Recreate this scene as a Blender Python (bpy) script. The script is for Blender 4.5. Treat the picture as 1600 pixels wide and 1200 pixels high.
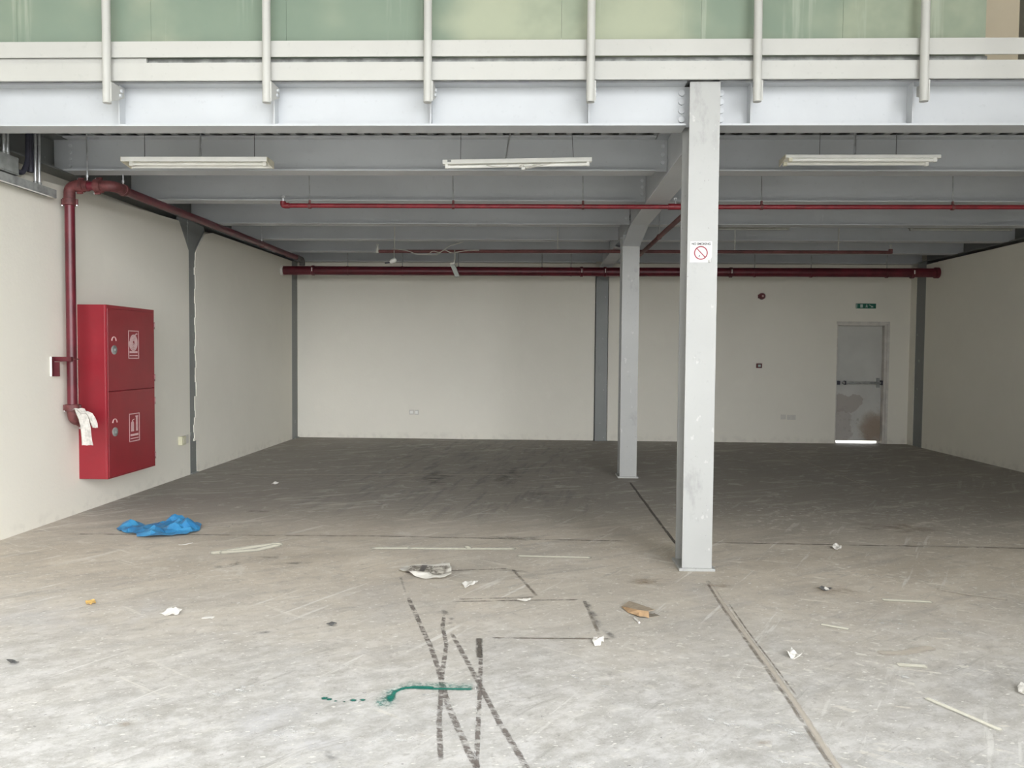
import bpy, bmesh, math, random
from mathutils import Vector, Matrix, noise as mnoise
from mathutils.geometry import delaunay_2d_cdt

for o in list(bpy.data.objects):
    bpy.data.objects.remove(o)
SC = bpy.context.scene
COL = SC.collection
R = math.radians

# ------------------------------------------------------------------ camera
CAM_H = 1.5
pitch, yaw, roll = 0.0387, 0.0313, 0.0083
fwd = Vector((-math.sin(yaw) * math.cos(pitch), math.cos(yaw) * math.cos(pitch), -math.sin(pitch)))
rgt = Vector((math.cos(yaw), math.sin(yaw), 0))
upv = Vector((-math.sin(yaw) * math.sin(pitch), math.cos(yaw) * math.sin(pitch), math.cos(pitch)))
cr, sr = math.cos(roll), math.sin(roll)
cx = rgt * cr + upv * sr
cy = upv * cr - rgt * sr
cam = bpy.data.cameras.new('camera')
cam.sensor_width = 36.0
cam.lens = 27.0
cam.clip_end = 300
co = bpy.data.objects.new('camera', cam)
COL.objects.link(co)
m = Matrix((cx, cy, -fwd)).transposed().to_4x4()
m.translation = Vector((0, 0, CAM_H))
co.matrix_world = m
SC.camera = co

# ------------------------------------------------------------------ world and exposure
SC.view_settings.view_transform = 'Standard'
SC.view_settings.look = 'None'
SC.view_settings.gamma = 1.0
SC.view_settings.use_curve_mapping = False
SC.view_settings.exposure = 0.4
SC.cycles.use_denoising = True
SC.cycles.max_bounces = 16
SC.cycles.diffuse_bounces = 10
SC.cycles.glossy_bounces = 5
SC.cycles.sample_clamp_indirect = 6.0
W = bpy.data.worlds.new('sky')
SC.world = W
W.use_nodes = True
wn = W.node_tree.nodes
wl = W.node_tree.links
bg = wn['Background']
tc = wn.new('ShaderNodeTexCoord')
sx = wn.new('ShaderNodeSeparateXYZ')
wl.new(tc.outputs['Generated'], sx.inputs[0])
# hazy sky, brighter on the sun's side (towards +x and -y), paler near the horizon
SKY_LEFT, SKY_RIGHT = 1.0, 7.6
mr = wn.new('ShaderNodeMapRange')
mr.interpolation_type = 'SMOOTHSTEP'
mr.inputs['From Min'].default_value = -0.45
mr.inputs['From Max'].default_value = 0.40
mr.inputs['To Min'].default_value = SKY_LEFT
mr.inputs['To Max'].default_value = SKY_RIGHT
wl.new(sx.outputs['X'], mr.inputs['Value'])
mz = wn.new('ShaderNodeMapRange')
mz.inputs['From Min'].default_value = 0.0
mz.inputs['From Max'].default_value = 0.7
mz.inputs['To Min'].default_value = 1.25
mz.inputs['To Max'].default_value = 0.8
wl.new(sx.outputs['Z'], mz.inputs['Value'])
mm_ = wn.new('ShaderNodeMath')
mm_.operation = 'MULTIPLY'
wl.new(mr.outputs['Result'], mm_.inputs[0])
wl.new(mz.outputs['Result'], mm_.inputs[1])
wl.new(mm_.outputs[0], bg.inputs['Strength'])
bg.inputs['Color'].default_value = (0.97, 0.985, 1.0, 1)

# ------------------------------------------------------------------ key sizes (metres)
XL, XR, YB = -4.209, 6.426, 13.462     # inner faces of the side walls and the back wall
CX0, CX1 = 1.03, 1.236                 # the middle row of columns
CXM = 1.133
ZB, ZT = 3.09, 3.395                   # cross beams, bottom and top
YF = -0.6                              # the building's front, behind the camera


# ------------------------------------------------------------------ mesh helpers
class MB:
    def __init__(s):
        s.v, s.f = [], []

    def box(s, x0, x1, y0, y1, z0, z1):
        b = len(s.v)
        s.v += [(x, y, z) for x in (x0, x1) for y in (y0, y1) for z in (z0, z1)]
        s.f += [tuple(b + i for i in q) for q in
                ((0, 1, 3, 2), (4, 6, 7, 5), (0, 4, 5, 1), (2, 3, 7, 6), (0, 2, 6, 4), (1, 5, 7, 3))]
        return s

    def prism(s, pts, axis, a0, a1):
        """polygon pts in the two other axes (in x,y,z order), extruded along axis"""
        b, n = len(s.v), len(pts)
        for a in (a0, a1):
            for p, q in pts:
                s.v.append({'x': (a, p, q), 'y': (p, a, q), 'z': (p, q, a)}[axis])
        s.f.append(tuple(b + i for i in range(n)))
        s.f.append(tuple(b + n + i for i in reversed(range(n))))
        for i in range(n):
            j = (i + 1) % n
            s.f.append((b + i, b + n + i, b + n + j, b + j))
        return s

    def tube(s, path, r, seg=12, cap=True):
        pts = [Vector(p) for p in path]
        n = len(pts)
        rs = r if isinstance(r, (list, tuple)) else [r] * n
        t = (pts[1] - pts[0]).normalized()
        a = Vector((0, 0, 1)) if abs(t.z) < .9 else Vector((1, 0, 0))
        u = t.cross(a).normalized()
        b = len(s.v)
        for i in range(n):
            if i == 0:
                d = pts[1] - pts[0]
            elif i == n - 1:
                d = pts[-1] - pts[-2]
            else:
                d = (pts[i + 1] - pts[i]).normalized() + (pts[i] - pts[i - 1]).normalized()
            d.normalize()
            u = (u - d * u.dot(d)).normalized()
            w = d.cross(u)
            for k in range(seg):
                an = 2 * math.pi * k / seg
                s.v.append(tuple(pts[i] + (u * math.cos(an) + w * math.sin(an)) * rs[i]))
        for i in range(n - 1):
            for k in range(seg):
                k2 = (k + 1) % seg
                s.f.append((b + i * seg + k, b + i * seg + k2, b + (i + 1) * seg + k2, b + (i + 1) * seg + k))
        if cap:
            s.f.append(tuple(b + k for k in reversed(range(seg))))
            s.f.append(tuple(b + (n - 1) * seg + k for k in range(seg)))
        return s

    def ball(s, c, r, seg=10, rings=7, sc=(1, 1, 1)):
        path, rr = [], []
        for i in range(rings + 1):
            an = math.pi * i / rings
            path.append((c[0], c[1], c[2] - math.cos(an) * r * sc[2]))
            rr.append(max(1e-4, math.sin(an) * r))
        b = len(s.v)
        s.tube(path, rr, seg)
        for i in range(b, len(s.v)):
            x, y, z = s.v[i]
            s.v[i] = (c[0] + (x - c[0]) * sc[0], c[1] + (y - c[1]) * sc[1], z)
        return s


def fillet(pts, r, n=6):
    out = [Vector(pts[0])]
    for i in range(1, len(pts) - 1):
        p, a, b = Vector(pts[i]), Vector(pts[i - 1]), Vector(pts[i + 1])
        d0, d1 = (a - p), (b - p)
        q = min(r, d0.length * .49, d1.length * .49)
        s, e = p + d0.normalized() * q, p + d1.normalized() * q
        for k in range(n + 1):
            t = k / n
            out.append(s * (1 - t) ** 2 + p * 2 * t * (1 - t) + e * t * t)
    out.append(Vector(pts[-1]))
    return out


def link(o, parent=None):
    COL.objects.link(o)
    if parent is not None:
        o.parent = parent
        if parent.parent is None:      # parts are modelled in place; only the top Empty carries an offset
            o.matrix_parent_inverse = Matrix.Translation(-parent.location)
    return o


def obj(name, b, mat, parent=None, smooth=False, bevel=0.0, label=None):
    me = bpy.data.meshes.new(name)
    me.from_pydata([tuple(v) for v in b.v], [], b.f)
    bm = bmesh.new()
    bm.from_mesh(me)
    bmesh.ops.recalc_face_normals(bm, faces=bm.faces)
    bm.to_mesh(me)
    bm.free()
    me.materials.append(mat)
    if smooth:
        for p in me.polygons:
            p.use_smooth = True
        me.set_sharp_from_angle(angle=R(40))
    o = bpy.data.objects.new(name, me)
    link(o, parent)
    if bevel:
        md = o.modifiers.new('bevel', 'BEVEL')
        md.width = bevel
        md.segments = 2
        md.limit_method = 'ANGLE'
        md.angle_limit = R(50)
    if label:
        o['label'] = label
    return o


def thing(name, label, cat, loc=(0, 0, 0), group=None):
    o = bpy.data.objects.new(name, None)
    o.empty_display_size = 0.1
    o.location = loc
    COL.objects.link(o)
    return tag(o, label, cat, group)


def tag(o, label, cat, group=None):
    o['label'] = label
    o['category'] = cat
    o['kind'] = 'thing'
    if group:
        o['group'] = group
    return o


def struct(o):
    o['kind'] = 'structure'
    return o


# ------------------------------------------------------------------ materials
class NT:
    """short-hand for building node trees"""

    def __init__(s, name):
        s.m = bpy.data.materials.new(name)
        s.m.use_nodes = True
        s.t = s.m.node_tree
        s.p = s.t.nodes['Principled BSDF']
        s.out = s.t.nodes['Material Output']
        s.tc = s.t.nodes.new('ShaderNodeTexCoord')

    def n(s, kind, **kw):
        nd = s.t.nodes.new('ShaderNode' + kind)
        for k, v in kw.items():
            setattr(nd, k, v)
        return nd

    def L(s, a, b):
        s.t.links.new(a, b)

    def set(s, sock, v):
        if isinstance(v, bpy.types.NodeSocket):
            s.L(v, sock)
        else:
            sock.default_value = v

    def map(s, sc=(1, 1, 1), rot=(0, 0, 0), loc=(0, 0, 0)):
        # turned by rot first, then scaled: a small sc stretches the pattern along that turned axis
        mp = s.n('Mapping')
        mp.vector_type = 'TEXTURE'
        mp.inputs['Scale'].default_value = tuple(1 / q for q in sc)
        mp.inputs['Rotation'].default_value = rot
        mp.inputs['Location'].default_value = loc
        s.L(s.tc.outputs['Object'], mp.inputs['Vector'])
        return mp.outputs[0]

    def noise(s, scale, detail=4, rough=.55, vec=None, dist=0.0):
        nd = s.n('TexNoise')
        nd.inputs['Scale'].default_value = scale
        nd.inputs['Detail'].default_value = detail
        nd.inputs['Roughness'].default_value = rough
        nd.inputs['Distortion'].default_value = dist
        s.L(vec or s.tc.outputs['Object'], nd.inputs['Vector'])
        return nd.outputs['Fac']

    def rng(s, v, a, b, lo=0.0, hi=1.0, smooth=True):
        nd = s.n('MapRange')
        if smooth:
            nd.interpolation_type = 'SMOOTHSTEP'
        s.set(nd.inputs['Value'], v)
        for k, q in (('From Min', a), ('From Max', b), ('To Min', lo), ('To Max', hi)):
            nd.inputs[k].default_value = q
        return nd.outputs['Result']

    def math(s, op, a, b=0.0):
        nd = s.n('Math', operation=op)
        s.set(nd.inputs[0], a)
        s.set(nd.inputs[1], b)
        return nd.outputs[0]

    def mix(s, f, a, b, blend='MIX'):
        nd = s.n('Mix', data_type='RGBA', blend_type=blend)
        s.set(nd.inputs[0], f)
        for sock, v in ((nd.inputs[6], a), (nd.inputs[7], b)):
            if isinstance(v, tuple) and len(v) == 3:
                v = v + (1,)
            s.set(sock, v)
        return nd.outputs[2]

    def xyz(s, vec=None):
        nd = s.n('SeparateXYZ')
        s.L(vec or s.tc.outputs['Object'], nd.inputs[0])
        return nd.outputs

    def bump(s, h, strength=.2, dist=.01):
        nd = s.n('Bump')
        nd.inputs['Strength'].default_value = strength
        nd.inputs['Distance'].default_value = dist
        s.L(h, nd.inputs['Height'])
        s.L(nd.outputs[0], s.p.inputs['Normal'])

    def fin(s, col, rough=.6, metal=0.0, spec=.5):
        if isinstance(col, tuple):
            col = col + (1,) if len(col) == 3 else col
        s.set(s.p.inputs['Base Color'], col)
        s.set(s.p.inputs['Roughness'], rough)
        s.p.inputs['Metallic'].default_value = metal
        s.p.inputs['Specular IOR Level'].default_value = spec
        return s.m


def simple(name, col, rough=.6, metal=0.0, var=.12, scale=9.0, bump=0.0, spec=.5):
    t = NT(name)
    f = t.noise(scale, 5)
    dark = tuple(c * (1 - var) for c in col)
    lite = tuple(min(1, c * (1 + var)) for c in col)
    c = t.mix(t.rng(f, .3, .7), dark, lite)
    if bump:
        t.bump(t.noise(scale * 6, 3), bump, .004)
    return t.fin(c, rough, metal, spec)


def steel_paint(name, col, wear=0.0):
    t = NT(name)
    big = t.noise(1.3, 5)
    fine = t.noise(26, 4)
    c = t.mix(t.rng(big, .3, .7), tuple(x * .94 for x in col), tuple(min(1, x * 1.04) for x in col))
    c = t.mix(t.math('MULTIPLY', t.rng(fine, .60, .75), .25), c, tuple(x * .72 for x in col))
    if wear:
        st = t.noise(5, 6, .65, t.map((1, 1, .45)))
        c = t.mix(t.math('MULTIPLY', t.rng(st, .58, .72), wear), c, tuple(x * .62 for x in col))
        sp = t.noise(38, 3)
        c = t.mix(t.rng(sp, .70, .74, 0, .8), c, (.20, .19, .17))
        ws = t.noise(17, 3, .5, t.map((1, 1, .6), loc=(3, 1, 7)))
        c = t.mix(t.rng(ws, .68, .72, 0, .35), c, (.62, .62, .60))
    return t.fin(c, .42, 0, .4)


M = {}
M['steel'] = steel_paint('grey_steel_paint', (.50, .52, .54))
M['column'] = steel_paint('worn_column_paint', (.37, .375, .365), .5)
M['steel_dark'] = steel_paint('shade_and_primer_dark_grey', (.20, .21, .205), .35)  # column grey darkened: shade of recesses and wall top in the colour, primer too
M['white_steel'] = steel_paint('pale_grey_paint', (.46, .46, .435))
M['bolt'] = simple('bolt_paint', (.56, .58, .60), .4, 0, .1)
M['red'] = simple('cabinet_red', (.25, .016, .026), .32, 0, .08, 3)
M['red_pipe'] = simple('dark_red_pipe', (.105, .012, .020), .38, 0, .25, 6)
M['red_dust'] = simple('dusty_red_fitting', (.125, .035, .035), .6, 0, .4, 18)
M['red_dull'] = simple('dull_red_pipe', (.125, .04, .038), .6, 0, .3, 8)
M['red_branch'] = simple('red_branch_pipe', (.20, .016, .024), .4, 0, .2, 14)
M['white'] = simple('white_enamel', (.80, .80, .76), .35, 0, .04)
M['cream'] = simple('aged_cream_plastic', (.68, .65, .52), .5, 0, .08)
M['tube'] = simple('frosted_tube_glass', (.82, .82, .78), .15, 0, .03)
M['galv'] = simple('galvanised_steel', (.60, .61, .62), .33, .85, .15, 22)
M['dirty_metal'] = simple('dull_metal', (.30, .31, .30), .55, .3, .3, 12)
M['grey_box'] = simple('grey_enclosure', (.22, .23, .22), .6, 0, .2, 10)
M['cable'] = simple('dark_cable', (.03, .03, .045), .5, 0, .2)
M['wire'] = simple('pale_wire', (.55, .54, .48), .6, 0, .1)
M['dark_wire'] = simple('dark_wire', (.09, .09, .09), .6, 0, .1)
M['socket'] = simple('wall_socket_plate', (.60, .58, .53), .5, 0, .05)
M['socket_cream'] = simple('cream_socket', (.62, .60, .44), .5, 0, .08)
M['green_sign'] = simple('exit_green', (.006, .12, .075), .45, 0, .08)
M['sign_white'] = simple('sign_white', (.60, .60, .59), .45, 0, .03)
M['sign_pale'] = simple('faded_sign_white', (.42, .52, .49), .5, 0, .1)
M['sign_red'] = simple('sign_red', (.26, .012, .035), .45, 0, .08)
M['sign_black'] = simple('sign_black', (.035, .03, .035), .5, 0, .1)
M['decal'] = simple('faded_pink_print', (.62, .42, .42), .5, 0, .08, 60)
M['alarm_red'] = simple('alarm_red', (.10, .006, .012), .3, 0, .1)
M['cloth'] = simple('white_cloth', (.50, .475, .44), .9, 0, .22, 26, .4)
M['deck'] = simple('grey_deck_sheet', (.30, .31, .31), .6, .1, .15, 6)
M['concrete'] = simple('plain_concrete', (.45, .44, .41), .85, 0, .15, 3)
M['outside'] = simple('pale_paving', (.55, .54, .51), .9, 0, .15, 1)
M['facade'] = simple('facade_render', (.52, .51, .48), .9, 0, .1, 1)
M['beige'] = simple('beige_wall_paint', (.50, .44, .33), .8, 0, .06, 2)
M['brown_card'] = simple('brown_cardboard', (.38, .25, .14), .8, 0, .2, 25)
M['paper'] = None
M['scrap'] = simple('white_plaster_scrap', (.70, .68, .64), .85, 0, .08, 40, .3)
M['orange'] = simple('yellow_brown_chip', (.62, .40, .13), .7, 0, .1, 30)
M['dark_chip'] = simple('dark_chip', (.10, .10, .10), .8, 0, .3, 40)
M['dust'] = simple('grey_dust', (.12, .115, .11), .95, 0, .3, 25, .4)


def wall_mat(name, col, patch=.25):
    t = NT(name)
    big = t.noise(.7, 6, .6)
    mid = t.noise(3.2, 5, .6)
    c = t.mix(t.rng(big, .3, .7), tuple(x * .96 for x in col), col)
    c = t.mix(t.math('MULTIPLY', t.rng(mid, .55, .75), patch), c, tuple(min(1, x * 1.07) for x in col))
    st = t.noise(2.0, 5, .6, t.map((1, 1, .25), loc=(4, 2, 0)))
    c = t.mix(t.math('MULTIPLY', t.rng(st, .58, .78), .14), c, tuple(x * .8 for x in col))
    z = t.xyz()['Z']
    # scuffs and splashes close to the floor
    low = t.math('MULTIPLY', t.rng(z, .02, .16, 1, 0), t.rng(t.noise(9, 5), .45, .65))
    c = t.mix(t.math('MULTIPLY', low, .16), c, (.32, .30, .27))
    h = t.math('ADD', t.noise(34, 4), t.math('MULTIPLY', t.noise(2.6, 4), 2.0))
    t.bump(h, .22, .006)
    return t.fin(c, .85, 0, .3)


M['wall'] = wall_mat('cream_plaster', (.77, .745, .665))


def floor_mat():
    t = NT('worn_concrete_floor')
    o = t.xyz()
    X, Y = o['X'], o['Y']
    big = t.noise(.33, 6, .62)
    mid = t.noise(1.5, 7, .66, None, .6)
    streak = t.noise(2.6, 7, .68, t.map((.35, 2.2, 1), (0, 0, R(27))), .3)
    streak2 = t.noise(3.4, 6, .66, t.map((2.4, .3, 1), (0, 0, R(-8)), (5, 3, 0)))
    fine = t.noise(24, 6, .7)
    grain = t.noise(130, 3, .6)
    c = t.mix(t.rng(mid, .3, .7), (.45, .39, .31), (.61, .545, .455))
    c = t.mix(t.math('MULTIPLY', t.rng(big, .42, .62), .65), c, (.47, .435, .38))
    # darker floor colour towards the back, with soot and tyre rubber in the left bay
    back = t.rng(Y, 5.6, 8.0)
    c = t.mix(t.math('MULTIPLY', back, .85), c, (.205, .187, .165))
    rub = t.math('MULTIPLY', t.rng(streak2, .48, .66), t.math('MULTIPLY', t.rng(Y, 6.3, 8.0), t.rng(X, -3.2, -1.6)))
    rub = t.math('MULTIPLY', rub, t.rng(X, .2, 1.0, 1, 0))
    c = t.mix(t.math('MULTIPLY', rub, .65), c, (.115, .112, .11))
    # long directional scuffing
    c = t.mix(t.math('MULTIPLY', t.rng(streak, .50, .70), .50), c, (.27, .245, .215))
    c = t.mix(t.math('MULTIPLY', t.rng(streak, .47, .30), .40), c, (.72, .68, .60))
    # cement-white scuffed zone near the entrance
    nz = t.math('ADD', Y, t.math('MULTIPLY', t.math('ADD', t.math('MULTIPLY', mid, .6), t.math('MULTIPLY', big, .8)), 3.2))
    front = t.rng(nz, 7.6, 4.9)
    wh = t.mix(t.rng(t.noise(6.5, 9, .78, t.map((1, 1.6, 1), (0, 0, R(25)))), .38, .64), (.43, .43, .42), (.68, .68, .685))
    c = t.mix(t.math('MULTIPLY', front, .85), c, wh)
    blue = t.math('MULTIPLY', t.rng(t.noise(1.1, 5, .6, t.map(loc=(7, 1, 0))), .55, .70), front)
    c = t.mix(t.math('MULTIPLY', blue, .5), c, (.50, .505, .54))
    # blotches, scratches and scrapes left by dragged loads
    blot = t.noise(4.2, 7, .7, t.map((1, 1.35, 1), (0, 0, R(22)), (6, 2, 0)), .8)
    c = t.mix(t.math('MULTIPLY', t.rng(blot, .52, .66), .34), c, (.30, .28, .25))
    c = t.mix(t.math('MULTIPLY', t.rng(blot, .46, .32), .34), c, (.74, .72, .67))
    for k, (an, sc, lo, fac, colr) in enumerate(((60, 5.0, .60, .50, (.80, .79, .76)), (52, 7.0, .615, .42, (.28, .27, .25)),
                                                 (-32, 6.0, .62, .42, (.78, .75, .68)), (38, 11.0, .60, .36, (.31, .295, .27)))):
        sn = t.noise(sc, 5, .62, t.map((.16, 2.6, 1), (0, 0, R(an)), (k * 3.1, k * 1.7, 0)))
        gate = t.rng(t.noise(1.3, 3, .5, t.map(loc=(k * 5.3, 2, 0))), .42, .58)
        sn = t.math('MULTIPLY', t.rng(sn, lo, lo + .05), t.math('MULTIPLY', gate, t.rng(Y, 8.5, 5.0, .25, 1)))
        c = t.mix(t.math('MULTIPLY', sn, fac), c, colr)
    # fine grain, pits and flecks of paint
    c = t.mix(t.math('MULTIPLY', t.rng(fine, .54, .70), .42), c, (.22, .20, .18))
    c = t.mix(t.math('MULTIPLY', t.rng(grain, .35, .7), .2), c, (.70, .69, .66))
    zone = t.rng(t.noise(.8, 4, .6, t.map(loc=(2, 8, 0))), .40, .62)
    right = t.rng(X, -.4, 1.6, .25, 1)
    fl = t.noise(21, 3, .55, t.map((.62, 1, 1), (0, 0, R(-24)), (1, 4, 0)))
    fl = t.math('MULTIPLY', t.rng(fl, .605, .645), t.math('MULTIPLY', zone, right))
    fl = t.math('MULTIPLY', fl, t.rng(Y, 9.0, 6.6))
    c = t.mix(t.math('MULTIPLY', fl, .75), c, (.76, .74, .68))
    fl3 = t.noise(9.5, 4, .6, t.map((.42, 1.25, 1), (0, 0, R(-14)), (4, 7, 0)))
    fl3 = t.math('MULTIPLY', t.rng(fl3, .635, .665), t.math('MULTIPLY', t.rng(X, .6, 1.8), t.rng(Y, 7.6, 6.0)))
    c = t.mix(t.math('MULTIPLY', fl3, .6), c, (.78, .74, .66))
    fl2 = t.noise(55, 2, .5, t.map((.5, 1, 1), (0, 0, R(15)), (9, 4, 0)))
    fl2 = t.math('MULTIPLY', t.rng(fl2, .665, .69), t.rng(Y, 7.5, 5.0))
    c = t.mix(t.math('MULTIPLY', fl2, .8), c, (.80, .79, .75))
    pit = t.noise(33, 3, .6, t.map(loc=(3, 9, 0)))
    c = t.mix(t.math('MULTIPLY', t.rng(pit, .69, .72), t.math('MULTIPLY', front, .7)), c, (.17, .165, .165))
    h = t.math('ADD', t.math('MULTIPLY', fine, .5), t.math('ADD', t.math('MULTIPLY', grain, .25), mid))
    t.bump(h, .25, .004)
    r = t.rng(mid, .3, .7, .62, .85)
    return t.fin(c, r, 0, .35)


def decal_mat(name, col, strength=.8, scale=18.0, lo=.40, hi=.58, edge=1.0, var=.2, speck=None):
    """a stain lying in the floor surface: opaque in the middle, broken at its edges"""
    t = NT(name)
    uv = t.n('SeparateXYZ')
    t.L(t.tc.outputs['UV'], uv.inputs[0])
    v = t.math('ABSOLUTE', uv.outputs['Y'])
    u = uv.outputs['X']
    ends = t.math('MULTIPLY', t.rng(u, 0, .08), t.rng(u, 1, .92))
    prof = t.math('MULTIPLY', t.rng(v, 1, 1 - edge), ends)
    nz = t.noise(scale, 6, .68)
    a = t.math('ADD', prof, t.math('MULTIPLY', t.math('SUBTRACT', nz, .5), 1.5))
    a = t.math('MULTIPLY', t.math('MULTIPLY', t.rng(a, lo, hi), prof), strength)
    a = t.math('MINIMUM', a, strength)
    if speck:
        sn = t.noise(speck[0], 6, .72, t.map((.7, 1.2, 1), (0, 0, R(-20)), (2, 6, 0)))
        a = t.math('MULTIPLY', a, t.rng(sn, speck[1], speck[2]))
    c = t.mix(t.noise(scale * 1.7, 4), tuple(x * (1 - var) for x in col), tuple(min(1, x * (1 + var)) for x in col))
    t.fin(c, .8, 0, .3)
    tr = t.n('BsdfTransparent')
    mx = t.n('MixShader')
    t.L(a, mx.inputs[0])
    t.L(tr.outputs[0], mx.inputs[1])
    t.L(t.p.outputs[0], mx.inputs[2])
    t.L(mx.outputs[0], t.out.inputs['Surface'])
    return t.m


# ------------------------------------------------------------------ setting: shell of the building
def polyline_ribbon(bm, uvl, pts, w, mi, z):
    P = [Vector((p[0], p[1], 0)) for p in pts]
    # resample for gentle wobble
    out = []
    for a, b in zip(P[:-1], P[1:]):
        k = max(1, int((b - a).length / .12))
        out += [a.lerp(b, i / k) for i in range(k)]
    out.append(P[-1])
    n = len(out)
    tot = sum((out[i + 1] - out[i]).length for i in range(n - 1))
    acc, rows = 0.0, []
    for i in range(n):
        d = (out[min(n - 1, i + 1)] - out[max(0, i - 1)]).normalized()
        nn = Vector((-d.y, d.x, 0))
        if i:
            acc += (out[i] - out[i - 1]).length
        jit = (mnoise.noise(out[i] * 2.3) * .12) * w
        ww = w if not isinstance(w, tuple) else w[0] + (w[1] - w[0]) * acc / tot
        c = out[i] + nn * (jit if not isinstance(jit, tuple) else 0)
        rows.append([(bm.verts.new((c.x + nn.x * ww * s / 2, c.y + nn.y * ww * s / 2, z)), (acc / tot, s)) for s in (-1, 0, 1)])
    for a, b in zip(rows[:-1], rows[1:]):
        for j in (0, 1):
            f = bm.faces.new((a[j][0], b[j][0], b[j + 1][0], a[j + 1][0]))
            f.material_index = mi
            for lp, q in zip(f.loops, (a[j], b[j], b[j + 1], a[j + 1])):
                lp[uvl].uv = q[1]


def blob(bm, uvl, c, rx, ry, rot, mi, z, seg=28, seed=0):
    ca, sa = math.cos(rot), math.sin(rot)
    ctr = bm.verts.new((c[0], c[1], z))
    ring = []
    for k in range(seg):
        an = 2 * math.pi * k / seg
        q = 1 + .25 * mnoise.noise(Vector((math.cos(an) * 1.5, math.sin(an) * 1.5, seed)))
        x, y = rx * q * math.cos(an), ry * q * math.sin(an)
        ring.append(bm.verts.new((c[0] + x * ca - y * sa, c[1] + x * sa + y * ca, z)))
    for k in range(seg):
        f = bm.faces.new((ctr, ring[k], ring[(k + 1) % seg]))
        f.material_index = mi
        for lp, v in zip(f.loops, (0, 1, 1)):
            lp[uvl].uv = (.5, v)


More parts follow.
